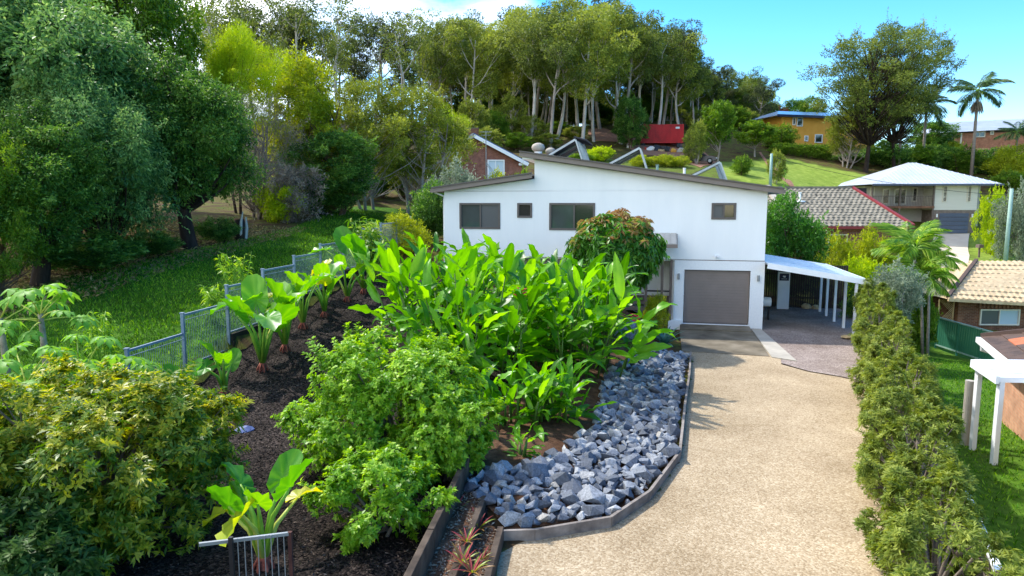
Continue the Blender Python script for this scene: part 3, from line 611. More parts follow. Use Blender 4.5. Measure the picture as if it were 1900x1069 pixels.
# 2. dark tiled roof over brick walls, between the white house and the hip-roofed one
def tiled(parent, x0, x1, y0, z0, y1, z1, cw, mat, ridge, skew0=0, skew1=0, name='tile', tw=None):
    """rows of roof tiles on one slope; x range shifts by skew towards the ridge. tw: tile width -> one object per tile, else rows"""
    n = ridge; L_ = math.hypot(y1-y0, z1-z0); dy, dz = (y1-y0)/n, (z1-z0)/n
    for k in range(n):
        a = x0+skew0*k/n; b = x1+skew1*k/n; r_ = MB(); m_ = max(2, int((b-a)/(tw or .3)))
        for j in range(m_):
            xa = a+(b-a)*j/m_; xb = a+(b-a)*(j+1)/m_; xm = (xa+xb)/2
            prof = [(xa, .0), (xa+(xb-xa)*.25, .045), (xm, .05), (xa+(xb-xa)*.75, .0), (xb, 0)]
            q = MB() if tw else r_
            lo = [(x_, y0+dy*k-dy*.12, z0+dz*k+h_-dz*.12+.05) for x_, h_ in prof]; hi_ = [(x_, y0+dy*(k+1), z0+dz*(k+1)+h_) for x_, h_ in prof]
            und = [(x_, y0+dy*k-dy*.12, z0+dz*k+h_-dz*.12-.01) for x_, h_ in prof]
            q.add(lo+hi_+und, [(i, i+1, i+6, i+5) for i in range(4)]+[(i+10, i+11, i+1, i) for i in range(4)])
            if tw: q.build(name, mat, parent)
        if not tw: stuff(r_.build(name, mat, parent))
p = P(1590, 420, 41); TH_ = empty('tiled_house', 'brick house with dark grey tiled roof and red gutter behind the carport', 'house', (p.x, p.y, 0), R(-4))
s = 41/F; e = p.z; X = lambda px: (px-1590)*s
MB().box(X(1500), X(1672), .5, 9, h1(p.x, p.y)-1.5, e-.05).build('wall', 'brick_red', TH_)
MB().box(X(1400), X(1500), 1.5, 9, h1(p.x, p.y)-1.5, e-.05).build('wall', 'brick_red', TH_)
sh = MB(); rise = 2.35
sh.add([(X(1400), -.06, e-.02), (X(1690), -.06, e-.02), (X(1640), 4.9, e+rise), (X(1400), 4.9, e+rise), (X(1690), 10, e-.02), (X(1400), 10, e-.02)], [(0, 1, 2, 3), (1, 4, 2), (4, 5, 3, 2), (5, 0, 3), (0, 5, 4, 1)])
tr = sh.build('roof', 'tile_grey', TH_)
tiled(tr, X(1400), X(1688), -.05, e, 4.9, e+rise, .3, 'tile_grey', 15, 0, X(1640)-X(1690), 'tile_course')
MB().box(X(1400), X(1690), -.16, -.05, e-.16, e-.0).build('gutter', 'red_trim', TH_)
MB().bar((X(1690), -.05, e+.08), (X(1640), 4.9, e+rise+.08), .2, .12).build('hip_capping', 'red_trim', tr)
MB().bar((X(1400), 4.9, e+rise+.06), (X(1640), 4.9, e+rise+.06), .22, .14).build('ridge_capping', 'tile_grey', tr)
MB().bar((X(1468), .1, e+.12), (X(1468), 4.8, e+rise+.1), .3, .3).build('parapet', 'concrete_light', tr)
q = MB(); q.lathe([(.35, 0), (.32, .08), (.07, .1), (.07, .55), (.1, .56), (.1, .62)], 12, (X(1517), 3.1, e+1.45)); q.build('vent', 'white_paint', tr)
window(TH_, X(1545), X(1580), e-1.6, e-.5, .45, .06, 'cream_wall', 'glass_dark', mull=(X(1562),))
# 3. brick gable house behind the white house
p = P(925, 345, 62); BH = empty('brick_gable_house', 'red brick gable-end house with blue roof behind the white house', 'house', (p.x, p.y, p.z), R(4))
s = 62/F; X = lambda px: (px-925)*s; Zz = lambda py: (345-py)*s
b = MB(); b.prism([(X(800), 0, -1.5), (X(968), 0, -1.5), (X(968), 0, Zz(300)), (X(881), 0, Zz(257)), (X(800), 0, Zz(297))], (0, 10, 0)); b.build('wall', 'brick_red', BH)
rr_ = MB(); rr_.bar((X(979), 4.8, Zz(303)), (X(880), 4.8, Zz(252)), 10.6, .12, up=(0, 0, 1)); rr_.build('roof', 'blue_roof', BH)
rr_ = MB(); rr_.bar((X(880), 4.8, Zz(252)), (X(785), 4.8, Zz(299)), 10.6, .12, up=(0, 0, 1)); rr_.build('roof', 'pole_grey', BH)
MB().bar((X(979), -.55, Zz(307)), (X(880), -.55, Zz(256)), .08, .3).build('bargeboard', 'white_paint', BH); MB().bar((X(880), -.55, Zz(256)), (X(785), -.55, Zz(303)), .08, .3).build('bargeboard', 'pole_grey', BH)
MB().box(X(962), X(979), -.4, 10, Zz(308), Zz(304)).build('eave', 'white_paint', BH)
ch = MB().box(X(867), X(890), 2, 3.2, Zz(262), Zz(238)).build('chimney', 'brick_brown', BH)
MB().box(X(866), X(891), 1.95, 3.25, Zz(238), Zz(236.5)).build('chimney_cap', 'concrete', ch)
window(BH, X(905), X(936), Zz(340), Zz(298), -.06, .1, 'white_paint', 'glass_pale', mull=(X(920),))
an = empty('tv_antenna', 'thin grey television antenna mast beside the brick gable house', 'antenna', P(902, 345, 55))
s = 55/F; q = MB(); q.tube([(0, 0, -1.5), (0, 0, 99*s)], .035, 6); q.build('mast', 'galv', an)
q = MB()
for z, l_ in ((97*s, .45), (91*s, .35)):
    q.bar((-l_, 0, z), (l_, 0, z), .04)
    for k in range(7): q.bar((-l_+k*l_/3, -.25, z+.03), (-l_+k*l_/3, .25, z+.03), .025)
q.build('aerial', 'galv', an); q = MB(); q.bar((0, 0, 43*s), (23*s, 0, 14*s), .06); q.bar((0, 0, 40*s), (19*s, 0, 14*s), .05); q.build('stay', 'galv', an)
# 4. yellow house up the hill
p = P(1520, 265, 112); YH = empty('yellow_house', 'yellow two-storey house with blue solar roof on the hill', 'house', (p.x, p.y, p.z), R(14))
s = 112/F; X = lambda px: (px-1520)*s; Zz = lambda py: (268-py)*s
MB().box(X(1440), X(1640), 0, 9, -2, Zz(221)).build('wall', 'yellow_wall', YH)
q = MB(); q.add([(X(1424), -.8, Zz(223)), (X(1645), -.8, Zz(219)), (X(1645), 5.5, Zz(205)), (X(1475), 5.5, Zz(205)), (X(1424), 11, Zz(223)), (X(1645), 11, Zz(223))], [(0, 1, 2, 3), (3, 2, 5, 4), (0, 3, 4), (1, 5, 2), (0, 4, 5, 1)]); q.build('roof', 'solar_blue', YH)
MB().box(X(1424), X(1645), -.9, -.8, Zz(225), Zz(221)).build('gutter', 'navy', YH)
for a, b_, c, d in ((1462, 1468, 225, 238), (1471, 1483, 224, 240), (1510, 1526, 253, 268), (1488, 1496, 256, 266), (1560, 1580, 228, 242)): window(YH, X(a), X(b_), Zz(d), Zz(c), -.06, .12, 'white_paint', 'glass_black')
# 5. pale-roofed house peeking out
p = P(1392, 240, 125); PH = empty('pale_roof_house', 'small house with pale pinkish hip roof among trees on the hilltop', 'house', (p.x, p.y, p.z-2), R(10)); s = 125/F
MB().box(-2.6, 2.6, 0, 7, -2, 3.2).build('wall', 'cream_wall', PH); q = MB(); hiproof(q, -2.4, 2.4, .2, 6.8, 3.2, 1.5, .6, 2.2); q.build('roof', 'tan_roof', PH)
# 6. white-roofed brick house at the right edge
p = P(1830, 300, 108); WH = empty('white_roof_house', 'long brick house with white metal roof beside the tall palm', 'house', (p.x, p.y, p.z), R(-10)); s = 108/F
X = lambda px: (px-1830)*s; Zz = lambda py: (300-py)*s
MB().box(X(1748), X(1950), 0, 9, -2, Zz(248)).build('wall', 'brick_orange', WH); MB().box(X(1780), X(1952), -.06, 0-.003, -2, Zz(262)-1.2).build('wall_base', 'brick_salmon', WH)
q = MB(); q.add([(X(1740), -.8, Zz(248)), (X(1960), -.8, Zz(240)), (X(1960), 5.5, Zz(216)), (X(1765), 5.5, Zz(222)), (X(1740), 11, Zz(246)), (X(1960), 11, Zz(240))], [(0, 1, 2, 3), (3, 2, 5, 4), (0, 3, 4), (1, 5, 2), (0, 4, 5, 1)]); q.build('roof', 'white_roof', WH)
MB().box(X(1783), X(1785.5), -.2, -.07, -2, Zz(248)).build('downpipe', 'cream_wall', WH)
for a, b_, c, d in ((1752, 1770, 250, 262), (1806, 1824, 246, 256), (1832, 1838, 245, 252)): window(WH, X(a), X(b_), Zz(d), Zz(c), -.1, .12, 'cream_wall', 'glass_dark', mull=(X((a+b_)/2),))
# 7. shipping container on the hill
p = P(1228, 270, 99); CO = empty('shipping_container', 'red corrugated shipping container standing on the hill below the forest', 'container', (p.x, p.y, p.z+.35), R(-4)); s = 99/F
q = MB(); hw2, hh = 38*s, 33*s; n = 34
q.box(-hw2, hw2, .06, 2.4, 0, hh-.02)
for k in range(n):
    x0 = -hw2+.1+(2*hw2-.2)*k/n; q.box(x0, x0+(2*hw2-.2)/n*.55, 0, .06, .12, hh-.14)
q.build('body', 'red_paint', CO)
q = MB(); q.box(-hw2-.03, hw2+.03, -.05, .05, 0, .14); q.box(-hw2-.03, hw2+.03, -.05, .05, hh-.14, hh); q.box(-hw2-.03, -hw2+.12, -.05, .05, .14, hh-.14); q.box(hw2-.12, hw2+.03, -.05, .05, .14, hh-.14); q.build('frame', 'red_paint', CO)
MB().box(hw2-1.1, hw2-.55, -.062, -.002, hh-.6, hh-.35).build('faded_mark', 'junk_white', CO)
for x in (-hw2+.4, hw2-.6): MB().box(x-.25, x+.25, .1, .6, -.6, -.003).build('footing', 'junk_dark', CO)
for (px, py, w_, h_, mt_, lb_) in ((1207, 276, 1.3, .7, 'junk_white', 'crumpled white sheet in the junk pile under the red container'), (1222, 277, 1.2, .9, 'junk_dark', 'dark machine part in the junk under the red container'), (1235, 278, 1.6, .8, 'junk_dark', 'long dark scrap under the middle of the red container'),
                                (1249, 276, .9, .6, 'junk_yellow', 'yellow crate under the right end of the red container'), (1266, 279, 1.8, .7, 'junk_white', 'white covered heap right of the red container'), (1200, 274, .7, .6, 'junk_red', 'red crate at the left foot of the container'), (1168, 276, 1.0, .8, 'junk_white', 'pale rubbish heap between the dark tree trunks left of the container'), (1228, 283, 1.5, .4, 'sandstone', 'flat pale slab lying in front of the container junk')):
    p = P(px, py, 96); g0 = h1(p.x, p.y); bm = bmesh.new(); rr2 = random.Random(px)
    for k in range(14): bm.verts.new((rr2.uniform(-w_/2, w_/2), rr2.uniform(-.4, .4), rr2.uniform(-.3, h_)))
    ch_ = bmesh.ops.convex_hull(bm, input=bm.verts[:]); me = bpy.data.meshes.new('junk'); bm.to_mesh(me); bm.free(); tag(link('junk_heap', me, mt_, None, (p.x, p.y, g0)), lb_, 'junk')
# 8. dark car on the hill
def car(loc, rz, label):
    t = empty('parked_car', label, 'car', loc, rz)
    prof = [(-2.15, .35), (-2.2, .62), (-2.1, .86), (-1.55, .95), (-1.0, 1.36), (-.2, 1.43), (.45, 1.36), (1.1, .96), (1.9, .84), (2.2, .68), (2.25, .4), (1.9, .3), (-1.8, .3)]
    q = MB(); q.smooth = False
    def sec(y, k): return [(x*(.97 if abs(y) > .7 else 1), y*(.82 if z > 1 else 1), z) for x, z in prof]
    ys_ = [-.86, -.8, .8, .86]; vv = [c for y in ys_ for c in sec(y, 0)]; n = len(prof)
    q.add(vv, [(i*n+j, i*n+(j+1) % n, (i+1)*n+(j+1) % n, (i+1)*n+j) for i in range(3) for j in range(n)]+[tuple(range(n)), tuple(range(3*n, 4*n))[::-1]]); q.build('body', 'car_paint', t)
    for sg in (-1, 1):
        q = MB(); q.prism([(-1.25, sg*.715, 1.0), (-.85, sg*.69, 1.31), (-.15, sg*.69, 1.35), (-.1, sg*.715, 1.0)], (0, sg*.03, 0)); q.build('side_window', 'car_glass', t)
        q = MB(); q.prism([(-.03, sg*.715, 1.0), (-.08, sg*.69, 1.35), (.38, sg*.69, 1.3), (.85, sg*.715, 1.0)], (0, sg*.03, 0)); q.build('side_window', 'car_glass', t)
        for x in (-1.35, 1.38):
            q = MB(); q.tube([(x, sg*.7, .32), (x, sg*.9, .32)], .33, 18); wo_ = q.build('wheel', 'tyre', t); q = MB(); q.tube([(x, sg*.9, .32), (x, sg*.915, .32)], .2, 14); q.build('rim', 'galv', wo_)
        MB().box(2.12, 2.24, sg*.62-.14, sg*.62+.14, .6, .72).build('headlight', 'glass_pale', t)
    return t
p = GH(1296, 304, 60, 120); car((p.x, p.y, p.z), R(-18), 'black sedan parked on the hill to the right of the red container')
# 9. tan tiled roof and brick house at the right
p = P(1760, 553, 38); TB = empty('tan_tile_house', 'brown brick house with tan tiled roof and wide window at the right edge', 'house', (p.x, p.y, 0), R(-2)); s = 38/F; e = p.z; X = lambda px: (px-1760)*s
gz = h1(p.x+3, p.y)
MB().box(X(1792), X(2050), .6, 9, gz-1, e-.05).build('wall', 'brick_brown', TB)
q = MB(); q.add([(X(1758), -.05, e-.05), (X(2060), -.05, e-.55), (X(2060), 4.5, e+1.7), (X(1900), 4.5, e+1.7), (X(1758), 9.5, e-.05)], [(0, 1, 2, 3), (0, 3, 4)]); tr = q.build('roof', 'tile_tan', TB)
nrow = 9
for k in range(nrow):
    a = X(1758)+(X(1900)-X(1758))*k/nrow; b = X(2000); m_ = int((b-a)/.33)
    for j in range(m_):
        xa = a+.33*j; f0 = k/nrow; f1 = (k+1)/nrow; zb = lambda x, f_: (e-.05-(x-X(1758))/(X(2060)-X(1758))*.5*(1-f_))+(1.75)*f_
        prof = [(0, .01), (.08, .055), (.17, .06), (.25, .02), (.33, .01)]
        q = MB(); lo = [(xa+x_, -.05+4.55*f0-.06, zb(xa, f0)+h_+.04) for x_, h_ in prof]; hi_ = [(xa+x_, -.05+4.55*f1, zb(xa, f1)+h_) for x_, h_ in prof]; un = [(x_, y_, z_-.06) for x_, y_, z_ in lo]
        q.add(lo+hi_+un, [(i, i+1, i+6, i+5) for i in range(4)]+[(i+10, i+11, i+1, i) for i in range(4)]); q.build('tile', 'tile_tan', tr)
MB().bar((X(1758), -.02, e+.08), (X(1900), 4.5, e+1.8), .2, .14).build('hip_capping', 'tile_brown', tr)
MB().bar((X(1757), -.13, e-.09), (X(2060), -.13, e-.59), .12, .15).build('gutter', 'tile_tan', TB)
window(TB, X(1832), X(1905), e-1.62, e-.72, .52, .06, 'cream_wall', 'glass_screen', mull=(X(1868),), gl2='glass_pale')
vl = MB()
for k in range(13): vl.box(X(1826)+k*.22, X(1826)+k*.22+.12, .38, .4, e-.68, e-.3)
vl.build('awning_fringe', 'brick_brown', TB)
lt = empty('lattice_screen', 'pale diagonal lattice screen beside the brown brick house', 'lattice', (p.x, p.y, 0)); q = MB()
for k in range(9):
    x0 = X(1762)+k*.11; q.bar((x0, .9, e-1.5), (min(x0+.9, X(1792)), .9, e-1.5+min(.9, X(1792)-x0)), .02); q.bar((x0, .93, e-.2), (min(x0+.9, X(1792)), .93, e-.2-min(.9, X(1792)-x0)), .02)
q.bar((X(1762), .9, e-2.2), (X(1762), .9, e-.2), .06); q.bar((X(1792)-.05, .9, e-2.2), (X(1792)-.05, .9, e-.2), .06); q.build('lattice', 'sandstone', lt)
# 10. terracotta house and white patio roof at the right edge
p = P(1822, 627, 19.5); z_e = p.z; d1 = P(1900, 673, 15.5); dirv = Vector((d1.x-p.x, d1.y-p.y, 0)).normalized(); nrm = Vector((-dirv.y, dirv.x, 0))
if nrm.x < 0: nrm = -nrm
NB = empty('terracotta_house', 'peach brick house with brown tiled roof and white gutter at the right edge', 'house', (p.x, p.y, z_e))
def nb(a, b_, z): return (dirv.x*a+nrm.x*b_, dirv.y*a+nrm.y*b_, z)
q = MB(); q.prism([nb(.45, .5, -3.5), nb(12, .5, -3.5), nb(12, 8, -3.5), nb(.45, 8, -3.5)], (0, 0, 3.4)); q.build('wall', 'brick_salmon', NB)
q = MB(); q.add([nb(0, -.0, -.02), nb(12, 0, -.02), nb(12, 4.5, 1.5), nb(3, 4.5, 1.5), nb(0, 9, 0)], [(3, 2, 1, 0), (4, 3, 0)]); tr = q.build('roof', 'tile_brown', NB)
for k in range(11):
    for j in range(22):
        a0 = j*.42+k*.27; f0, f1 = k/11, (k+1)/11
        q = MB(); q.prism([nb(a0, 4.5*f0-.03, 1.52*f0+.02), nb(a0+.41, 4.5*f0-.03, 1.52*f0+.02), nb(a0+.41, 4.5*f1, 1.52*f1+.0), nb(a0, 4.5*f1, 1.52*f1)], (0, 0, .035))
        if k < 6 and j < 14: q.build('tile', 'tile_orange' if (k, j) in ((1, 2), (1, 3)) else 'tile_brown', tr)
q = MB(); q.prism([nb(-.05, -.14, -.14), nb(12, -.14, -.14), nb(12, 0, -.14), nb(-.05, 0, -.14)], (0, 0, .15)); q.build('gutter', 'white_metal', NB)
q = MB(); q.tube([nb(.3, -.05, -.15), nb(.3, -.05, -.3), nb(.42, .44, -.45), nb(.42, .44, -3)], .045, 8); q.build('downpipe', 'white_metal', NB)
MB().bar(nb(.0, 0, .08), nb(3, 4.5, 1.6), .2, .12).build('hip_capping', 'tile_brown', tr)
# patio cover
pc = P(1853, 700, 14.6); ph = pc.z; base = h1(pc.x, pc.y)
PT = empty('patio_cover', 'white flat patio roof on white posts over the lawn at the right edge', 'patio cover', (pc.x, pc.y, base))
pl_ = P(1806, 681, 15.9); v1_ = Vector((pl_.x-pc.x, pl_.y-pc.y, 0)); v2_ = Vector((3.5, -.15, 0)); dz = ph-base
q = MB(); q.prism([(0, 0, dz-.12), (v2_.x, v2_.y, dz-.12), (v2_.x+v1_.x, v2_.y+v1_.y, dz-.02), (v1_.x, v1_.y, dz-.02)], (0, 0, .12)); q.build('roof', 'white_metal', PT)
for k in range(1, 5):
    f_ = k/5; MB().bar((v1_.x*f_, v1_.y*f_, dz+.02*f_+.012+.08*f_), (v1_.x*f_+v2_.x, v1_.y*f_+v2_.y, dz+.012+.1*f_), .03, .03).build('roof_rib', 'white_metal', PT)
MB().bar((v1_.x*1.02-.03, v1_.y*1.02, dz+.0), (-.03, -.02, dz-.06), .07, .18).build('gutter', 'white_metal', PT)
for f_, lbl in ((.04, 0), (.9, 1)):
    q = MB(); x, y = v1_.x*f_+.1, v1_.y*f_+.02; q.box(x-.055, x+.055, y-.055, y+.055, -.4, dz-.1); q.build('post', 'white_metal', PT)
q = MB(); q.lathe([(.1, -.4), (.1, 1.5)], 14, (v1_.x*.55+.35, v1_.y*.9+.5, 0)); q.build('round_post', 'concrete_light', PT)
# green fence on the neighbour's far boundary
A = P(1735, 640, 34); B = P(1862, 682, 30); zA, zB = A.z, B.z
GF = empty('green_metal_fence', 'green corrugated metal fence at the end of the neighbour lawn', 'fence', (A.x, A.y, 0)); dv_ = Vector((B.x-A.x, B.y-A.y, 0)); nP = 3
for k in range(nP):
    f0, f1 = k/nP, (k+1)/nP; a = dv_*f0; b = dv_*f1; za, zb = zA+(zB-zA)*f0, zA+(zB-zA)*f1; q = MB(); m_ = 10
    for j in range(m_):
        t0, t1 = j/m_, (j+.5)/m_; t2 = (j+1)/m_
        q.bar(a.lerp(b, t0)+Vector((0, 0, za+(zb-za)*t0+.72)), a.lerp(b, t1)+Vector((0, 0, za+(zb-za)*t1+.72)), .02, 1.36); q.bar(a.lerp(b, t1)+Vector((0, .03, za+(zb-za)*t1+.72)), a.lerp(b, t2)+Vector((0, .03, za+(zb-za)*t2+.72)), .02, 1.36)
    po = q.build('panel', 'fence_green', GF)
    MB().bar(a+Vector((0, 0, za+1.43)), b+Vector((0, 0, zb+1.43)), .07, .07).build('top_rail', 'pole_green', GF); MB().bar(a+Vector((0, 0, za+.03)), b+Vector((0, 0, zb+.03)), .07, .07).build('bottom_rail', 'pole_green', GF)
    MB().box(a.x-.04, a.x+.04, a.y-.06, a.y-.01, za-.3, za+1.45).build('post', 'fence_green', GF)
C2 = P(1745, 575, 44); GF2 = empty('grey_side_fence', 'low grey-green metal fence running back beside the brown brick house', 'fence', (C2.x, C2.y, C2.z)); q = MB()
for j in range(10): q.bar((-1.5+j*.3, -j*.0, .3), (-1.5+j*.3+.15, 0, .3), .02, 1.6); q.bar((-1.5+j*.3+.15, .03, .3), (-1.2+j*.3, .03, .3), .02, 1.6)
q.build('panel', 'fence_green', GF2); MB().bar((-1.5, 0, 1.14), (1.5, 0, 1.14), .07).build('top_rail', 'pole_green', GF2)
# boundary fence with white capping beside the hedge
BF = empty('boundary_fence', 'low grey boundary fence with white capping rail beside the driveway hedge', 'fence', (xh(8)+.98, 8, 0))
def bfp(Y, z): return (xh(Y)+.98-(xh(8)+.98), Y-8, z)
for k in range(8):
    y0, y1 = 4.5+k*2, 6.48+k*2
    q = MB(); q.prism([bfp(y0, -1.1), bfp(y1, -1.1), bfp(y1, .84), bfp(y0, .84)], (.04, -.02, 0)); q.build('panel', 'edging', BF)
    q = MB(); q.bar(bfp(y0, .87), bfp(y1, .87), .08, .06); q.build('capping', 'white_paint', BF)
# street and neighbour's drive
drape('street', 'asphalt', [tuple(GH(*c, 40, 70))[:2] for c in ((1715, 540), (1722, 526), (1775, 518), (1830, 521), (1900, 535), (1990, 560), (1990, 600), (1790, 566), (1735, 556))], .03, 1.5)
drape('neighbour_driveway', 'driveway_pale', [tuple(GH(*c, 40, 90))[:2] for c in ((1733, 434), (1799, 434), (1797, 445), (1796, 460), (1799, 475), (1796, 495), (1786, 514), (1770, 520), (1730, 524), (1722, 500), (1728, 460))], .05, 1.2)
drape('forest_path', 'dirt_path', [tuple(GH(*c, 70, 140))[:2] for c in ((1090, 241), (1118, 238), (1150, 250), (1180, 258), (1185, 268), (1145, 264), (1105, 262), (1092, 250))], .06, 1.2)
drape('container_yard', 'dirt_path', [tuple(GH(*c, 70, 130))[:2] for c in ((1165, 272), (1200, 268), (1268, 268), (1300, 276), (1330, 300), (1300, 312), (1240, 292), (1180, 286))], .05, 1.2)
drape('hill_track', 'dirt_path', [tuple(GH(*c, 55, 130))[:2] for c in ((1408, 283), (1412, 283), (1425, 300), (1446, 320), (1475, 350), (1480, 358), (1474, 358), (1450, 333), (1420, 302))], .06, 1.0)
dw = P(1610, 362, 66); q = empty('sleeper_wall', 'low black sleeper wall along the foot of the hill lawn behind the tiled roof', 'wall', dw, R(-2)); sc = 66/F
for k in range(3): MB().box(-70*sc, -2*sc, k*.03, .2+k*.03, -.3+k*.33, k*.33+.02).build('sleeper', 'sleeper_dark', q)
def pole(px, y0, y1, Y, r_, mat, label):
    b = P(px, y1, Y); t = P(px, y0, Y); o = MB(); o.smooth = True; o.tube([(0, 0, -.5), (0, 0, t.z-b.z)], [r_*1.15, r_*.9], 10); return tag(o.build('utility_pole', mat, None, b), label, 'pole')
pole(1865, 350, 490, 58, .16, 'pole_green', 'green utility pole on the grass right of the hip-roofed house'); pole(1429, 285, 345, 66, .13, 'pole_green', 'pale utility pole on the hill lawn just above the white house roof')
q = MB(); q.box(-.06, .06, -.06, .06, -.3, .9); q.box(-.2, .2, -.25, .25, .9, 1.2); pl = GH(1816, 478, 50, 80); tag(q.build('letterbox', 'deck_wood', None, pl), 'small letterbox on a post on the lawn beside the pale driveway', 'letterbox')
def wire(a, b, sag, label):
    pts = [a.lerp(b, t/16)-Vector((0, 0, sag*4*(t/16)*(1-t/16))) for t in range(17)]; q = MB(); q.tube([p-a for p in pts], .018, 5); tag(q.build('power_line', 'black_metal', None, a), label, 'cable')
wire(P(1429, 290, 66), P(1865, 362, 58), .6, 'thin black overhead cable crossing in front of the hip-roofed house')
# ------------------------------------------------------------------ garden beds
mu = [tuple(GH(*c))[:2] for c in ((760, 1069),)]
mul = [(-1.0, 5.0), (-.62, 8.0), (-.35, 9.6), (-.6, 11.2), (-.9, 13), (-.2, 15), (.5, 17.5), (.2, 21), (-2.5, 27), (xf(27)+.1, 27), (xf(20)+.1, 20), (xf(13)+.1, 13), (xf(5)+.1, 5)]
drape('mulch_bed', 'mulch', mul, .035, .3)
drape('soil_bed', 'soil', [(-.62, 10.4), (.2, 10.9), (1.0, 11.7), (1.8, 13.2), (2.2, 15), (2.9, 17.4), (4.3, 19.4), (5.2, 21.5), (5.6, 25), (2, 27), (.3, 24), (.5, 17.5), (-.2, 15), (-.9, 13)], .042, .3)
rockpoly = [(-.05, 9.3), (1.40, 9.72), (2.12, 10.62), (3.0, 12.37), (3.9, 15.5), (4.72, 18.36), (5.4, 20.7), (4.4, 20.6), (3.7, 19.2), (2.6, 17.3), (1.95, 15), (1.6, 13.1), (.75, 11.6), (0, 10.85), (-.72, 10.65), (-.7, 10.0)]
drape('rock_bed', 'soil', rockpoly, .05, .3)
# rocks: quarry stones piled on the bank
rs_ = np.random.RandomState(5)
def hull_stone(seed, k=11):
    r_ = random.Random(seed); bm = bmesh.new()
    for i in range(k):
        v = Vector((r_.gauss(0, 1), r_.gauss(0, 1), r_.gauss(0, 1))).normalized(); m_ = max(abs(v.x), abs(v.y), abs(v.z)); v = v.lerp(v/m_, .55)
        bm.verts.new((v.x*.62, v.y*.48, v.z*.4))
    bmesh.ops.convex_hull(bm, input=bm.verts[:]); loose = [v for v in bm.verts if not v.link_faces]; bmesh.ops.delete(bm, geom=loose)
    bmesh.ops.bevel(bm, geom=bm.edges[:], offset=.02, segments=1, affect='EDGES') if False else None
    me = bpy.data.meshes.new('stone'); bm.to_mesh(me); bm.free(); me.materials.append(MATS['stone']); return me
STN = [hull_stone(100+i, 10+i % 5) for i in range(16)]
RB = empty('rock_bank', 'bank of blue-grey quarry stones sloping down to the driveway edging', 'rocks', (1.2, 11, 0))
pts = []; tries = 0
bx0, bx1, by0, by1 = -.9, 5.5, 9.2, 20.8
cell = {}
while tries < 40000 and len(pts) < 1700:
    tries += 1; x = rs_.uniform(bx0, bx1); y = rs_.uniform(by0, by1)
    if not inpoly(np.array([x]), np.array([y]), rockpoly)[0]: continue
    r_ = float(np.clip(rs_.lognormal(math.log(.105), .32), .05, .2)); key = (int(x/.3), int(y/.3)); ok = True
    for i in (-1, 0, 1):
        for j in (-1, 0, 1):
            for (a, b, c) in cell.get((key[0]+i, key[1]+j), ()):
                if (a-x)**2+(b-y)**2 < (.66*(c+r_))**2: ok = False
    if ok: cell.setdefault(key, []).append((x, y, r_)); pts.append((x, y, r_))
pts.sort(key=lambda p: -p[2]/p[1])
rest = MB()
for i, (x, y, r_) in enumerate(pts):
    me = STN[rs_.randint(16)]; sc = r_*2.0; rot = Matrix.Rotation(rs_.uniform(0, 6.28), 4, 'Z') @ Matrix.Rotation(rs_.normal(0, .35), 4, 'X') @ Matrix.Rotation(rs_.normal(0, .3), 4, 'Y')
    z = h1(x, y)+.05+r_*.45+rs_.uniform(0, .05)
    if i < 300:
        o = link('stone', me, None, RB, (x-1.2, y-11, z), rot.to_euler(), (sc, sc, sc))
    else:
        M = Matrix.Translation((x-1.2, y-11, z)) @ rot @ Matrix.Scale(sc, 4); rest.add([M @ v.co for v in me.vertices], [tuple(p.vertices) for p in me.polygons])
for k in range(1500):      # filler stones between and beneath
    x = rs_.uniform(bx0, bx1); y = rs_.uniform(by0, by1)
    if not inpoly(np.array([x]), np.array([y]), rockpoly)[0]: continue
    me = STN[rs_.randint(16)]; sc = rs_.uniform(.1, .2); M = Matrix.Translation((x-1.2, y-11, h1(x, y)+.07)) @ Matrix.Rotation(rs_.uniform(0, 6.28), 4, 'Z') @ Matrix.Rotation(rs_.normal(0, .5), 4, 'X') @ Matrix.Scale(sc, 4)
    rest.add([M @ v.co for v in me.vertices], [tuple(p.vertices) for p in me.polygons])
stuff(rest.build('stones', 'stone', RB))
# timber edging round the rock bank
ED = empty('timber_edging', 'weathered timber edging boards between the rock bank and the driveway', 'edging', (1.4, 9.6, 0))
ep = [(-.12, 9.17), (.32, 9.2), (1.46, 9.6), (2.22, 10.52), (3.14, 12.3), (4.05, 15.5), (4.88, 18.33), (5.58, 20.9)]
for i in range(len(ep)-1):
    a, b = ep[i], ep[i+1]; MB().bar((a[0]-1.4, a[1]-9.6, .06), (b[0]-1.4, b[1]-9.6, .06), .05, .2).build('board', 'edging', ED)
# sleeper terraces at the front
SL = empty('sleeper_terraces', 'stepped weathered timber sleepers beside the driveway at the bottom of the picture', 'retaining wall', (-.5, 8, 0))
for (a, b, z, hh_) in (((-.16, 9.15), (-.6, 5.2), .1, .26), ((-.42, 9.75), (-1.0, 5.2), .27, .3), ((-.68, 10.9), (-1.35, 5.2), .52, .42)):
    n = 2
    for k in range(n):
        p0 = Vector((*a, 0)).lerp(Vector((*b, 0)), k/n); p1 = Vector((*a, 0)).lerp(Vector((*b, 0)), (k+1)/n-.004)
        MB().bar((p0.x+.5, p0.y-8, z), (p1.x+.5, p1.y-8, z), .09, hh_).build('sleeper', 'sleeper', SL, bevel=.008)
MB().box(.35, .6, 1.6, 1.75, .1, .22).build('brick', 'tile_orange', SL)
t1 = [(-.2, 9.1), (-.42, 9.5), (-.98, 5.0), (-.62, 5.0)]; t2 = [(-.45, 9.8), (-.68, 10.6), (-1.32, 5), (-1.02, 5)]
drape('terrace_soil', 'soil', t1, .19, 9, 0.0); drape('terrace_soil_upper', 'soil', t2, .4, 9, 0.0)
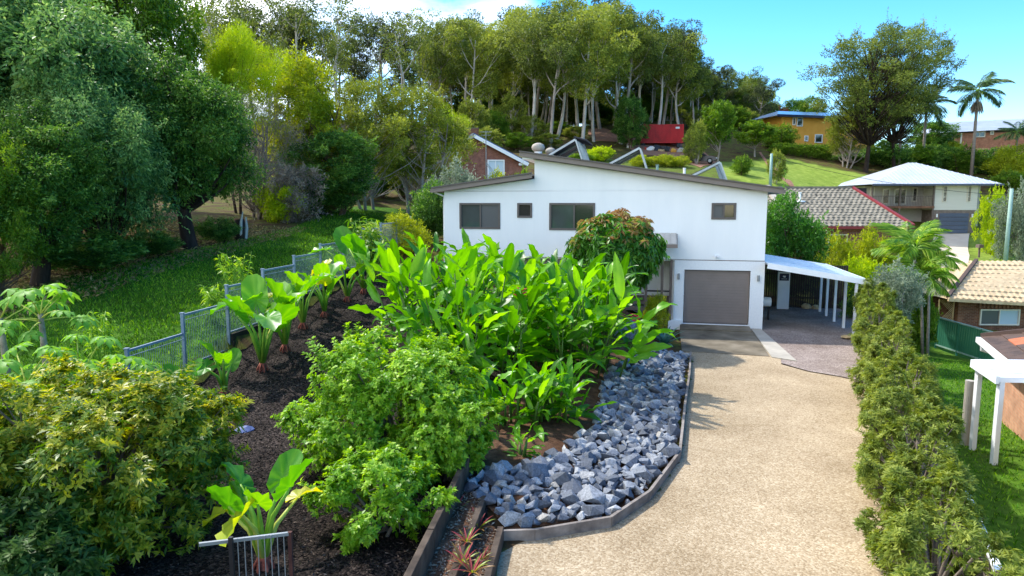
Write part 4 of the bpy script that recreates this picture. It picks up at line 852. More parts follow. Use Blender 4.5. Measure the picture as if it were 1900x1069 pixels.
# stepped metal fence
FN = empty('metal_fence', 'stepped grey-blue metal fence with wire panels along the grass strip', 'fence', (-7, 15, 0))
tops = [(235, 648), (338, 582), (420, 530), (487, 500), (545, 475), (594, 453), (636, 437), (672, 424), (706, 414), (735, 407), (762, 402)]
fp = []
for i, (x, y) in enumerate(tops):
    q = D(x, y, 1.75*(7.8+i)); fp.append(Vector((q.x, q.y, q.z)))
q = fp[0]-(fp[1]-fp[0]); q.z = fp[0].z-.38; fp.insert(0, q)
off = Vector((-7, 15, 0))
for i, q in enumerate(fp):
    MB().box(q.x-.035-off.x, q.x+.035-off.x, q.y-.035-off.y, q.y+.035-off.y, min(h1(q.x-.2, q.y), h1(q.x+.3, q.y))-.35, q.z).build('post', 'steel_blue', FN, bevel=.006)
    MB().box(q.x-.045-off.x, q.x+.045-off.x, q.y-.045-off.y, q.y+.045-off.y, q.z, q.z+.025).build('post_cap', 'steel_blue', FN)
for i in range(len(fp)-1):
    a, b = fp[i]-off, fp[i+1]-off; zt = a.z-.04; d_ = (Vector((b.x, b.y, 0))-Vector((a.x, a.y, 0))); dn = d_.normalized()
    A_ = Vector((a.x, a.y, 0))+dn*.04; B_ = Vector((b.x, b.y, 0))-dn*.04
    MB().bar(A_+Vector((0, 0, zt)), B_+Vector((0, 0, zt)), .045, .05).build('top_rail', 'steel_blue', FN)
    MB().bar(A_+Vector((0, 0, zt-1.16)), B_+Vector((0, 0, zt-1.16)), .04, .04).build('bottom_rail', 'steel_blue', FN)
    wr = MB(); m_ = 26
    for k in range(1, m_):
        c = A_.lerp(B_, k/m_); wr.bar(c+Vector((0, 0, zt-1.15)), c+Vector((0, 0, zt-.02)), .007, .007)
    wr.bar(A_+Vector((0, 0, zt-.12)), B_+Vector((0, 0, zt-.12)), .014)
    wr.build('wire_infill', 'steel_blue', FN)
# dark sleeper wall under the fence
FW = empty('fence_sleeper_wall', 'dark timber sleeper wall under the metal fence at the edge of the mulch', 'retaining wall', off)
for i in range(1, len(fp)-4):
    a, b = fp[i]-off, fp[i+1]-off
    for k in range(3):
        z = fp[i].z-1.32-.19*k; MB().bar((a.x+.07+.02*k, a.y, z), (b.x+.07+.02*k, b.y-.01, z), .06, .18).build('sleeper', 'sleeper_dark', FW, bevel=.006)
# front low gate panel
gp = GH(430, 1075); g_z = h1(gp.x, gp.y)
pA = P(428, 1000, 6.6); pB = P(538, 990, 6.9)
GT = empty('low_fence_panel', 'short metal fence panel with dark posts in front of the yellowing elephant ear', 'fence', (pA.x, pA.y, 0))
dB = pB-pA
for f_ in (0, 1): MB().box(dB.x*f_-.02, dB.x*f_+.02, dB.y*f_-.02, dB.y*f_+.02, h1(pA.x, pA.y)-.2, pA.z+dB.z*f_+.02).build('post', 'rust_metal' if f_ else 'black_metal', GT)
MB().bar((-.3, dB.y*-.2, pA.z-.03), (dB.x, dB.y, pB.z), .03, .035).build('top_rail', 'galv', GT)
q = MB()
for k in range(1, 9): c = Vector((0, 0, pA.z)).lerp(Vector((dB.x, dB.y, pB.z)), k/9); q.bar((c.x, c.y, h1(pA.x, pA.y)), (c.x, c.y, c.z), .008)
q.build('wire_infill', 'galv', GT)
# blue tarp scrap, sandstone boulders
for (px, py, mt_, nm, lb_, c_, s_) in ((453, 803, 'tarp_blue', 'tarp_scrap', 'crumpled blue plastic scrap lying on the dark mulch', 'plastic scrap', .16), (1497, 572, 'sandstone', 'boulder', 'pale sandstone boulder at the back of the carport', 'boulder', .22), (1513, 573, 'sandstone', 'boulder', 'smaller sandstone boulder by the rear carport post', 'boulder', .18), (1573, 629, 'sandstone', 'flat_stone', 'flat sandstone at the foot of the front carport post', 'stone', .2), (1158, 625, 'stone', 'boulder', 'large dark boulder under the plants left of the garage', 'boulder', .55)):
    p = GH(px, py) if nm != 'boulder' or s_ > .3 else G(px, py, 0); r_ = random.Random(px); bm = bmesh.new()
    for k in range(30): v = Vector((r_.gauss(0, 1), r_.gauss(0, 1), r_.gauss(0, 1))).normalized(); bm.verts.new((v.x*s_*1.2, v.y*s_, v.z*s_*(.4 if 'flat' in nm or 'tarp' in nm else .8)+s_*.3))
    bmesh.ops.convex_hull(bm, input=bm.verts[:]); me = bpy.data.meshes.new(nm); bm.to_mesh(me); bm.free(); tag(link(nm, me, mt_, None, (p.x, p.y, max(p.z, 0))), lb_, c_)

# ------------------------------------------------------------------ foliage kit
def unit(v): return v/np.maximum(np.linalg.norm(v, axis=-1, keepdims=True), 1e-9)
def leaf_mesh(name, Pp, Dd, Ln, W, tint, mat, rs, fold=.25, droop=.0, up=None):
    """one folded rhombus per leaf: base Pp, direction Dd, length Ln, half width W"""
    n = len(Pp); Dd = unit(Dd)
    a = rs.normal(size=(n, 3)) if up is None else up+rs.normal(size=(n, 3))*.5
    S = unit(np.cross(Dd, a)); Nn = np.cross(S, Dd)
    Ln = np.broadcast_to(Ln, n)[:, None]; W = np.broadcast_to(W, n)[:, None]
    mid = Pp+Dd*Ln*.45; tip = Pp+Dd*Ln+np.array([0, 0, -1.0])*droop*Ln
    V = np.stack([Pp, mid+S*W+Nn*W*fold, tip, mid-S*W+Nn*W*fold], 1).reshape(-1, 3)
    Q = np.arange(n*4).reshape(n, 4); return npmesh(name, V, Q, np.repeat(np.clip(tint, 0, 1), 4), mat)
def clump_leaves(rs, centers, radii, per, flat=.7, shell=.55):
    """points in ellipsoidal clumps, biased to the outside; returns points, outward dirs, clump index"""
    k = len(centers); idx = np.repeat(np.arange(k), per); n = len(idx)
    d = unit(rs.normal(size=(n, 3))); r_ = (shell+(1-shell)*rs.rand(n)**.6)
    d2 = d*np.array([1, 1, flat]); return centers[idx]+d2*(radii[idx]*r_)[:, None], d, idx
def tubes_mesh(segs, name, mat):
    b = MB(); b.smooth = True
    for pts_, rad, n in segs: b.tube(pts_, rad, n, cap=False)
    me = b.mesh(name); me.materials.append(MATS[mat]); return me
def curve(a, b, sag, rs, k=5, wob=.0):
    a = Vector(a); b = Vector(b); L_ = (b-a).length; out_ = []
    o1 = Vector(rs.normal(size=3))*wob*L_
    for i in range(k+1):
        t = i/k; p = a.lerp(b, t)+Vector((0, 0, sag*L_*4*t*(1-t)))+o1*math.sin(math.pi*t); out_.append(p)
    return out_
KIT = {}
def gum(key, seed, H_, spread, leafm, barkm, nl=9000, bare=.45, lsz=.34, ncl=34, flat=.55, r0=None, crad=.12):
    rs = np.random.RandomState(seed); r0 = r0 or H_*.0125; segs = []; cent = []; rad = []
    top = Vector((rs.normal()*H_*.05, rs.normal()*H_*.05, H_*.78)); tr = curve((0, 0, -.8), top, 0, rs, 8, .03)
    segs.append((tr, [r0*(1.25-i*.115) for i in range(9)], 8))
    nb = 7
    for i in range(nb):
        t = bare+(1-bare)*(i+.3)/nb*.95; k = t*8; j = min(int(k), 7); st = tr[j].lerp(tr[j+1], k-j)
        ang = i*2.4+rs.uniform(-.5, .5); ln = spread*(.55+.5*rs.rand())*(1.05-.35*(i/nb)); rise = H_*(.10+.16*rs.rand())
        en = Vector((st.x+math.cos(ang)*ln, st.y+math.sin(ang)*ln, min(st.z+rise, H_*.97)))
        br = curve(st, en, -.08, rs, 5, .06); rb_ = r0*(.55-.3*i/nb); segs.append((br, [rb_*(1-.16*m_) for m_ in range(6)], 6))
        for m_ in range(4):
            s2 = br[2+m_ % 4 if 2+m_ % 4 < 6 else 5]; a2 = ang+rs.uniform(-1.3, 1.3); l2 = spread*(.22+.25*rs.rand())
            e2 = Vector((s2.x+math.cos(a2)*l2, s2.y+math.sin(a2)*l2, min(s2.z+H_*(.03+.09*rs.rand()), H_*.98)))
            segs.append((curve(s2, e2, -.05, rs, 3, .08), [rb_*.38, rb_*.3, rb_*.22, rb_*.14], 4))
            cent.append(tuple(e2)); rad.append(H_*crad*(.6+.6*rs.rand()))
        cent.append(tuple(en)); rad.append(H_*crad*(.8+.5*rs.rand()))
    cent = np.array(cent); rad = np.array(rad)
    per = np.maximum((nl*rad**2/np.sum(rad**2)).astype(int), 20)
    Pp, Dd, idx = clump_leaves(rs, cent, rad, per, flat, .6); ct = rs.rand(len(cent))
    tint = .55*ct[idx]+.45*rs.rand(len(idx))
    KIT[key] = (tubes_mesh(segs, 'trunk', barkm), leaf_mesh('crown', Pp, Dd+np.array([0, 0, -.5])+rs.normal(size=Pp.shape)*.5, lsz*(.7+.6*rs.rand(len(idx))), lsz*.24, tint, leafm, rs, .2), H_, spread*2.2)
def broad(key, seed, H_, W_, leafm, barkm, nl=30000, low=.12, lsz=.22, asp=.3, ncl=70, crad=.17, flat=.8, droop=0., trunks=1, r0=None, shape=1.0, shell=.25, hang=0., twiggy=0, sprigs=60, rough=.2, fork=1):
    rs = np.random.RandomState(seed); segs = []; r0 = r0 or H_*.018
    ga = math.pi*(3-math.sqrt(5)); cent = []; cz = (low*H_+H_)/2; hz = (1-low)*H_/2
    lob = rs.normal(size=(6, 3)); lob /= np.linalg.norm(lob, axis=1)[:, None]; la = rs.uniform(-rough, rough, 6)
    for i in range(ncl):
        z = 1-2*(i+.5)/ncl; a = ga*i+rs.uniform(-.6, .6); rr_ = math.sqrt(1-z*z)**shape
        u = np.array([math.cos(a)*rr_, math.sin(a)*rr_, z]); f_ = (.35+.6*rs.rand()**.5)*(1+float(np.sum(la*np.maximum(0, lob@u)**3))*1.6)
        cent.append((u[0]*W_/2*f_, u[1]*W_/2*f_, cz+z*hz*min(f_*1.05, .95)))
    cent = np.array(cent); rad = min(W_, H_)*crad*np.exp(rs.normal(size=ncl)*.32)*.8
    for t_ in range(trunks):
        off_ = Vector((rs.normal()*.12*W_, rs.normal()*.12*W_, 0)) if trunks > 1 else Vector((0, 0, 0)); tp = Vector((off_.x*1.8, off_.y*1.8, H_*.72)); tr = curve((off_.x*.5, off_.y*.5, -.6), tp, 0, rs, 6, .05); segs.append((tr, [r0*(1.3-.17*i) for i in range(7)], 8))
        for i in range(t_, ncl, trunks*(1 if twiggy else 2)):
            c = Vector(cent[i]); j = int(np.clip((c.z/H_-.22)/.72*6, fork, 5)); segs.append((curve(tr[j], c, -.06, rs, 4, .08), [r0*.42, r0*.32, r0*.22, r0*.14, r0*.06], 5))
    per = np.maximum((nl*rad**2/np.sum(rad**2)).astype(int), 10); Pp, Dd, idx = clump_leaves(rs, cent, rad, per, flat, shell); ct = rs.rand(ncl)
    # thin each clump with a lumpy mask so that holes and sub-tufts appear
    fq = 5.5/(min(W_, H_)*crad); mk = np.sin(Pp[:, 0]*fq+ct[idx]*9)*np.sin(Pp[:, 1]*fq*1.1+ct[idx]*5)*np.sin(Pp[:, 2]*fq*.9+ct[idx]*7); k = mk > -.22+.25*(rs.rand(len(mk))-.5)
    Pp, Dd, idx = Pp[k], Dd[k], idx[k]; tint = .45*ct[idx]+.2*np.clip(mk[k]*2, -.5, 1)+.45*rs.rand(len(idx))
    if sprigs:
        si = rs.randint(ncl, size=sprigs); u = unit((cent[si]-np.array([0, 0, cz*.8]))+rs.normal(size=(sprigs, 3))*W_*.12); L_ = rad[si]*(1.0+.9*rs.rand(sprigs)); m_ = 16; tt = np.tile(np.linspace(.35, 1, m_), sprigs); ii = np.repeat(np.arange(sprigs), m_)
        Sp = cent[si][ii]+u[ii]*(L_[ii]*tt)[:, None]+rs.normal(size=(len(ii), 3))*lsz*.15; Pp = np.r_[Pp, Sp]; Dd = np.r_[Dd, u[ii]*.6+rs.normal(size=(len(ii), 3))*.6]; tint = np.r_[tint, .55+.45*rs.rand(len(ii))]
        for j in range(0, sprigs, 2): segs.append(([Vector(cent[si[j]]), Vector(cent[si[j]]+u[j]*L_[j])], [r0*.08, r0*.02], 3))
    n = len(Pp)
    me = leaf_mesh('crown', Pp, Dd*.8+np.array([0, 0, .1-hang])+rs.normal(size=Pp.shape)*.6, lsz*(.55+.8*rs.rand(n)), lsz*asp*.6, tint, leafm, rs, .3, droop)
    KIT[key] = (tubes_mesh(segs, 'trunk', barkm), me, H_, W_)
def place(key, name, label, cat, px, top, Y, wpx=None, group=None, rz=None, zoff=0, base=None, fixed_h=None):
    tm, cm, H_, W_ = KIT[key]; X = (px-950)/F*Y*1.0
    p = P(px, 400, Y); X = p.x; z0 = h1(X, Y) if base is None else base; zt = P(px, top, Y).z
    sh_ = (zt-z0)/H_; sw = sh_ if wpx is None else wpx*(Y/F)/W_
    t = empty(name, label, cat, (X, Y, z0+zoff), rnd.uniform(0, 6.28) if rz is None else rz, group)
    if tm: link('trunk', tm, None, t, None, None, (sw, sw, sh_))
    link('crown', cm, None, t, None, None, (sw, sw, sh_)); return t

# tree kinds
gk = dict(lsz=.42, crad=.088, flat=.62)
gum('gum_a', 1, 24, 4.8, 'leaf_gum', 'bark_grey', 10000, bare=.46, **gk); gum('gum_b', 2, 25, 4.4, 'leaf_gum_light', 'bark_pale', 10000, bare=.42, **gk); gum('gum_c', 3, 23, 5.0, 'leaf_gum_dark', 'bark_grey', 9500, bare=.4, **gk); gum('gum_d', 4, 26, 4.4, 'leaf_gum', 'bark_pale', 9500, bare=.45, **gk); gum('gum_e', 14, 24, 5.4, 'leaf_gum_light', 'bark_pale', 11000, bare=.42, **gk)
gum('gum_thin', 5, 24, 4.8, 'leaf_gum', 'bark_pale', 3800, bare=.34, lsz=.4, crad=.07); gum('gum_thin2', 6, 24, 4.4, 'leaf_gum_light', 'bark_grey', 4200, bare=.36, lsz=.4, crad=.07)
broad('spread', 8, 21, 15, 'leaf_gum', 'bark_dark', 46000, .26, .32, .28, 170, .08, .65, r0=.26, twiggy=1, trunks=1, fork=2, sprigs=160, rough=.3, shell=.3)
broad('big_blue', 21, 13, 9, 'leaf_bluegreen', 'bark_dark', 110000, .08, .22, .32, 190, .12, .85, .1, hang=.5, sprigs=340, rough=.6)
broad('big_dark', 22, 13, 8, 'leaf_dark', 'bark_dark', 95000, .24, .21, .34, 170, .12, .85, .1, r0=.42, hang=.35, sprigs=260, rough=.5, fork=2)
broad('big_mid', 23, 13, 9, 'leaf_mid', 'bark_brown', 80000, .12, .22, .34, 150, .12, .85, .1, hang=.3, sprigs=240, rough=.4)
broad('mid_green', 24, 11, 6.5, 'leaf_mid', 'bark_brown', 46000, .14, .2, .4, 120, .12, r0=.16, trunks=2, sprigs=160, rough=.4)
broad('mid_dark', 25, 9, 6, 'leaf_dark', 'bark_brown', 42000, .06, .2, .4, 110, .12, trunks=2, r0=.12, sprigs=150, rough=.4)
broad('mid_olive', 26, 11, 6.5, 'leaf_olive', 'bark_grey', 40000, .2, .2, .32, 120, .115, trunks=3, r0=.11, twiggy=1, sprigs=180, rough=.45)
broad('mid_yellow', 27, 11, 6.5, 'leaf_yellowgreen', 'bark_brown', 42000, .14, .2, .4, 120, .12, trunks=2, r0=.14, twiggy=1, sprigs=180, rough=.4)
broad('feather', 28, 11, 5.5, 'leaf_lime', 'bark_dark', 60000, .5, .3, .07, 80, .16, .8, shell=.1, r0=.1, trunks=2, twiggy=1, sprigs=120, rough=.4)
broad('twig_under', 29, 7, 6, 'leaf_dry', 'twig', 16000, .05, .22, .08, 110, .14, .8, shell=.1, r0=.07, trunks=4, twiggy=1)
broad('small_tree', 40, 7, 4.4, 'leaf_mid', 'bark_grey', 20000, .36, .24, .34, 70, .13, trunks=1, r0=.1, sprigs=90, rough=.4, fork=2)
sk = dict(sprigs=90, rough=.4, shell=.2)
broad('shrub_green', 31, 3, 3.2, 'leaf_mid', 'bark_brown', 17000, .0, .15, .4, 70, .15, trunks=3, r0=.04, **sk); broad('shrub_lime', 32, 3, 3.2, 'leaf_lime', 'bark_brown', 15000, .0, .15, .4, 70, .15, trunks=3, r0=.04, **sk)
broad('shrub_grey', 33, 3, 3.2, 'leaf_greygreen', 'bark_grey', 19000, .0, .13, .3, 76, .14, trunks=3, r0=.04, **sk); broad('shrub_dark', 34, 3, 3.2, 'leaf_dark', 'bark_dark', 17000, .0, .15, .4, 70, .15, trunks=3, r0=.04, **sk)
broad('shrub_olive', 35, 3, 3.2, 'leaf_yellowgreen', 'bark_brown', 15000, .0, .14, .35, 70, .15, trunks=3, r0=.04, **sk); broad('shrub_red', 36, 3, 3.2, 'leaf_redleaf', 'bark_brown', 8000, .02, .18, .4, 46, .16, trunks=2, r0=.04, **sk)
broad('shrub_dry', 37, 3, 3.2, 'leaf_dry', 'twig', 8000, .02, .16, .2, 60, .15, trunks=4, r0=.035, twiggy=1, **sk); broad('shrub_gum', 38, 6, 4.0, 'leaf_gum_light', 'bark_grey', 15000, .12, .24, .3, 70, .13, trunks=2, r0=.07, **sk)
broad('round_dark', 39, 4.5, 4, 'leaf_mango', 'bark_brown', 36000, .03, .16, .36, 90, .15, trunks=2, r0=.09, sprigs=120, rough=.25)

# ------------------------------------------------------------------ trees: left side
place('big_blue', 'blackwood_tree', 'large dense blue-green tree at the left edge of the picture', 'tree', 110, -150, 26, 420)
place('big_blue', 'blackwood_tree', 'dense blue-green tree filling the gap left of the dark thick trunk', 'tree', 180, 70, 23.5, 260, rz=2.0)
place('big_dark', 'evergreen_tree', 'dark evergreen tree with thick black trunk standing on the grass strip', 'tree', 352, 85, 27.5, 225, rz=.6)
place('big_mid', 'evergreen_tree', 'tall mid-green tree rising behind the dark evergreen at the upper left', 'tree', 255, -190, 36, 270)
place('big_dark', 'evergreen_tree', 'dark green tree reaching the grass left of the thick black trunk', 'tree', 60, 180, 21, 250, rz=4)
place('mid_green', 'broadleaf_tree', 'bright green leafy sapling tree at the left border above the papaya', 'tree', -20, 230, 19, 150)
place('feather', 'feathery_tree', 'lime feathery-topped tree beside the dark evergreen', 'tree', 448, 45, 38, 118)
place('twig_under', 'bare_branched_tree', 'grey twiggy half-bare tree under the lime feathery crown', 'tree', 470, 170, 37, 190)
place('mid_yellow', 'broadleaf_tree', 'yellow-green leafy tree right of the lime feathery tree', 'tree', 575, 105, 41, 160)
place('mid_dark', 'broadleaf_tree', 'deep green leafy tree at the back of the grass strip', 'tree', 625, 240, 39, 160)
place('mid_olive', 'tea_tree', 'olive loose-crowned tree with thin grey trunks at the end of the grass', 'tree', 690, 150, 44, 150)
place('mid_olive', 'tea_tree', 'olive tree with leaning pale trunks left of the brick gable house', 'tree', 765, 165, 46, 165)
place('feather', 'feathery_tree', 'small lime feathery tree just left of the brick gable house', 'tree', 822, 195, 52, 62)
place('twig_under', 'bare_branched_tree', 'brown twiggy tree under the small lime feathery crown', 'tree', 795, 245, 50, 90)
place('shrub_dry', 'twiggy_shrub', 'grey-brown twiggy shrub between the dark evergreen and the deep green tree', 'shrub', 545, 290, 36, 110)
place('shrub_dark', 'shrub', 'dark low shrub at the end of the grass strip', 'shrub', 590, 355, 40, 100)
place('shrub_lime', 'bamboo_shrub', 'bright lime weeping shrub on the far edge of the grass strip', 'shrub', 518, 338, 36, 66)
place('shrub_grey', 'banksia_shrub', 'grey-green rounded shrub at the left corner of the white house', 'shrub', 845, 302, 36, 110)
place('shrub_dark', 'shrub', 'dark bush against the left wall of the white house', 'shrub', 800, 340, 33, 90)
place('shrub_green', 'shrub', 'green bush between the low roof and the brick gable wall', 'shrub', 968, 322, 45, 60)
place('shrub_olive', 'shrub', 'olive bush in front of the brick gable wall', 'shrub', 925, 318, 44, 70)
place('shrub_olive', 'shrub', 'yellowish shrub overhanging the far end of the metal fence', 'shrub', 745, 395, 30, 90)
place('shrub_dark', 'shrub', 'low dark shrub beside the thick black trunk', 'shrub', 270, 430, 25.5, 110)
place('shrub_dark', 'shrub', 'dark undergrowth bush below the large blue-green tree', 'shrub', 150, 430, 22.5, 190)
place('shrub_dark', 'shrub', 'dark undergrowth bush right of the thick black trunk', 'shrub', 405, 405, 29, 70)
for (px, top, Y, w_, lb_) in ((650, 290, 50, 90, 'dark undergrowth tree at the far end of the grass strip, leftmost'), (705, 285, 54, 90, 'dark undergrowth tree behind the thin grey trunks at the end of the grass'), (755, 280, 56, 90, 'dark undergrowth tree behind the leaning pale trunks'), (800, 290, 55, 80, 'dark undergrowth tree left of the brick gable wall')): place('mid_dark', 'undergrowth_tree', lb_, 'tree', px, top, Y, w_)
# stump
st = GH(448, 445, 22, 40); t = empty('tree_stump', 'grey weathered stump on the grass strip beside the dark evergreen', 'stump', st); q = MB(); q.smooth = True; q.tube([(0, 0, -.3), (.02, 0, .4), (-.05, 0, .9)], [.33, .27, .2], 9); q.build('stump_body', 'bark_dark', t)
q = MB(); q.tube([(.2, -.1, 0), (.3, -.1, .5), (.28, -.1, 1.0)], [.1, .07, .03], 6); q.tube([(.05, -.2, .1), (.12, -.25, .8), (.2, -.2, 1.25)], [.08, .06, .02], 6); q.build('splinter', 'bark_pale', t)
# forest of gums
FOR = 'gum trees of the forest on the ridge'
FL = 'tall grey-trunked gum tree in the forest behind the white house'
kinds = ['gum_a', 'gum_b', 'gum_c', 'gum_d', 'gum_e']
front = [(868, 20, 92, 'gum_e', 'tall pale gum rising behind the chimney of the brick gable house'), (902, 40, 94, 'gum_b', 'tall pale forked gum rising behind the television antenna'), (982, 10, 90, 'gum_d', 'dark-based gum rising directly behind the round roof vents'), (1020, 25, 88, 'gum_a', 'straight grey gum rising directly behind the tallest solar rack'), (1078, -5, 92, 'gum_e', 'thick pale gum at the left end of the dirt path in the forest'), (1100, 30, 99, 'gum_b', 'thin pale gum standing on the dirt path in the forest'), (1150, 20, 99, 'gum_e', 'pale leaning gum above the dark tree left of the container'), (1215, 40, 106, 'gum_d', 'grey gum rising right behind the red container'), (1262, 55, 108, 'gum_b', 'pale forked gum at the right end of the red container'), (1283, 95, 110, 'gum_a', 'last tall gum before the forest drops towards the blue sky')]
for (px, top, Y, k_, lb_) in front: place(k_, 'gum_tree', lb_, 'tree', px, top, Y)
rows = [(820, 35, 96), (862, 15, 104), (905, 28, 112), (948, 0, 100), (990, -10, 108), (1030, 5, 98), (1072, -12, 106), (1112, -5, 112), (1150, 0, 101), (1188, 20, 108), (1224, 30, 112), (1262, 62, 116), (800, 60, 108), (975, 40, 118), (1095, 45, 119), (1050, 60, 121), (1140, 62, 120), (1205, 70, 122), (885, 70, 119), (930, 60, 122), (1290, 112, 122), (1325, 122, 126), (1352, 128, 128), (1384, 130, 130), (1412, 150, 132), (1240, 95, 118), (1275, 120, 119), (1310, 140, 122), (845, 85, 122), (1170, 80, 122), (1008, 75, 122), (1395, 160, 127), (1340, 150, 124), (1365, 165, 126)]
for k in range(46): rows.append((800+k*13.6+rnd.uniform(-7, 7), np.interp(800+k*13.6, [800, 1100, 1200, 1290, 1420], [70, 60, 70, 130, 165])+rnd.uniform(-25, 35), rnd.uniform(118, 146)))
for i, (px, top, Y) in enumerate(rows): place(kinds[(i*3+i//5) % 5], 'gum_tree', FL, 'tree', px, top, Y, None, FOR)
FL2 = 'thin pale gum tree against white cloud above the left trees'
for i, (px, top, Y) in enumerate([(395, -40, 72), (430, -10, 80), (470, -60, 76), (515, -20, 84), (560, -50, 78), (605, 0, 86), (650, -30, 80), (695, 5, 88), (735, 0, 84), (770, 10, 92), (540, 20, 92), (625, 40, 94), (710, 45, 96), (785, 40, 98), (670, 30, 96), (450, 30, 92)]+[(400+k*24+rnd.uniform(-9, 9), rnd.uniform(-10, 70), rnd.uniform(96, 118)) for k in range(7)]):
    place(['gum_thin', 'gum_thin2', 'gum_thin', 'gum_c'][i % 4], 'gum_tree', FL2, 'tree', px, top, Y, None, 'thin gum trees above the left trees')
UL = 'small leafy tree in the forest understorey behind the white house'
for i, (px, top, Y, w_) in enumerate([(880, 190, 86, 60), (915, 205, 88, 55), (945, 180, 92, 60), (985, 215, 90, 50), (850, 220, 80, 60), (1035, 225, 104, 45), (1065, 235, 100, 40), (1150, 215, 110, 40), (900, 240, 80, 60), (960, 245, 84, 50), (1010, 250, 88, 60), (1265, 195, 116, 40), (1290, 205, 112, 40), (1350, 195, 118, 60), (1375, 205, 120, 50), (1180, 215, 116, 40), (1105, 222, 118, 40)]+[(820+k*17+rnd.uniform(-6, 6), rnd.uniform(140, 205), rnd.uniform(126, 146), rnd.uniform(46, 80)) for k in range(34)]):
    place((['shrub_gum', 'mid_green', 'shrub_gum', 'mid_olive'] if i < 17 else ['mid_dark', 'shrub_gum', 'mid_dark', 'mid_green', 'mid_dark'])[i % (4 if i < 17 else 5)], 'understorey_tree', UL, 'tree', px, top, Y, w_, 'small trees of the forest understorey')
place('shrub_lime', 'shrub', 'lime shrub on the slope behind the middle solar rack', 'shrub', 1112, 272, 78, 45); place('shrub_green', 'shrub', 'dark green shrub on the slope behind the tallest solar rack', 'shrub', 1075, 285, 76, 50)
for i, (px, lb_) in enumerate([(1186, 'first from the left'), (1210, 'second from the left'), (1234, 'third from the left'), (1258, 'rightmost')]): place('shrub_olive', 'shrub', f'bright yellow-green shrub below the red container, {lb_} in its row', 'shrub', px, 284+(px % 7), 74, 34, 'yellow-green shrubs in a row below the container')
place('mid_dark', 'broadleaf_tree', 'dark tree standing just left of the red container', 'tree', 1166, 178, 96, 62)
place('small_tree', 'broadleaf_tree', 'light green tree between the red container and the black sedan', 'tree', 1325, 193, 86, 62); place('shrub_gum', 'young_tree', 'narrow young tree at the right end of the red container', 'tree', 1286, 228, 84, 36)
place('small_tree', 'broadleaf_tree', 'yellow-green tree left of the yellow house', 'tree', 1396, 226, 96, 60); place('shrub_green', 'shrub', 'dark green bush below the yellow house wall', 'shrub', 1440, 232, 104, 60)
place('shrub_green', 'shrub', 'round green shrub on the hill lawn above the white house roof', 'shrub', 1373, 290, 70, 34); place('shrub_gum', 'young_tree', 'wispy young tree around the pale utility pole', 'tree', 1437, 282, 67, 30)
place('shrub_red', 'red_shrub', 'dark red-leaved bush on the hilltop beside the pale roof', 'shrub', 1445, 196, 124, 18)
place('mid_green', 'broadleaf_tree', 'green tree on the hilltop above the blue solar roof', 'tree', 1495, 178, 126, 56); place('mid_dark', 'broadleaf_tree', 'low dark tree on the skyline behind the yellow house', 'tree', 1465, 182, 132, 60)
place('mid_dark', 'broadleaf_tree', 'dark tree behind the pale pinkish roof', 'tree', 1425, 190, 134, 60)
# hedge by the yellow house
place('spread', 'spreading_gum', 'large spreading gum tree with dark trunk on the hill lawn', 'tree', 1600, 52, 93, 210, rz=1.0)
place('spread', 'spreading_gum', 'large spreading gum standing right beside the dark-trunked one', 'tree', 1655, 38, 95, 165, rz=3.3)
place('mid_olive', 'broadleaf_tree', 'lower olive tree hiding the yellow house wall', 'tree', 1562, 205, 96, 70); place('mid_dark', 'broadleaf_tree', 'dark tree below the two palms by the white-roofed house', 'tree', 1712, 225, 104, 100)
for i, (px, top, Y, w_, k, lb_) in enumerate([(1640, 262, 98, 90, 'shrub_dark', 'dark bush behind the spreading gum trunks'), (1690, 272, 98, 80, 'shrub_green', 'green bush above the grey hip roof'), (1730, 268, 98, 70, 'shrub_dark', 'dark bush left of the brick house with white roof'), (1570, 285, 100, 60, 'shrub_dark', 'dark bush left of the spreading gum trunk'), (1775, 272, 97, 60, 'shrub_green', 'green bush in front of the white-roofed brick house'), (1835, 275, 96, 70, 'shrub_dark', 'dark bush at the foot of the tall palm'), (1870, 268, 92, 70, 'shrub_olive', 'yellow-green bush right of the tall palm'), (1900, 285, 88, 70, 'shrub_olive', 'olive bush at the right border below the white roof'), (1875, 318, 84, 70, 'shrub_green', 'green bush at the right border behind the green pole'), (1762, 262, 100, 34, 'shrub_olive', 'small yellow-green tree against the orange brick wall')]): place(k, 'shrub', lb_, 'shrub', px, top, Y, w_)
for i, px in enumerate((1436, 1454, 1472, 1490, 1508, 1524)):
    place('shrub_green', 'hedge_plant', 'clipped green hedge plant along the foot of the yellow house', 'hedge', px, 266+i*.5, 100, 27, 'hedge along the foot of the yellow house')
place('shrub_lime', 'tall_shrub', 'tall lime-green shrub right of the hip-roofed house', 'shrub', 1848, 352, 66, 44); place('shrub_lime', 'tall_shrub', 'lime-green shrub in front of the green utility pole hedge', 'shrub', 1856, 400, 64, 34)
place('shrub_grey', 'large_shrub', 'large grey-green shrub at the right edge beside the utility pole', 'shrub', 1900, 345, 60, 90)
place('shrub_green', 'shrub', 'small green shrub on the kerb above the tan tiled roof', 'shrub', 1850, 488, 50, 48); place('shrub_red', 'shrub', 'reddish shrub at the right edge above the tan tiled roof', 'shrub', 1896, 492, 50, 34)
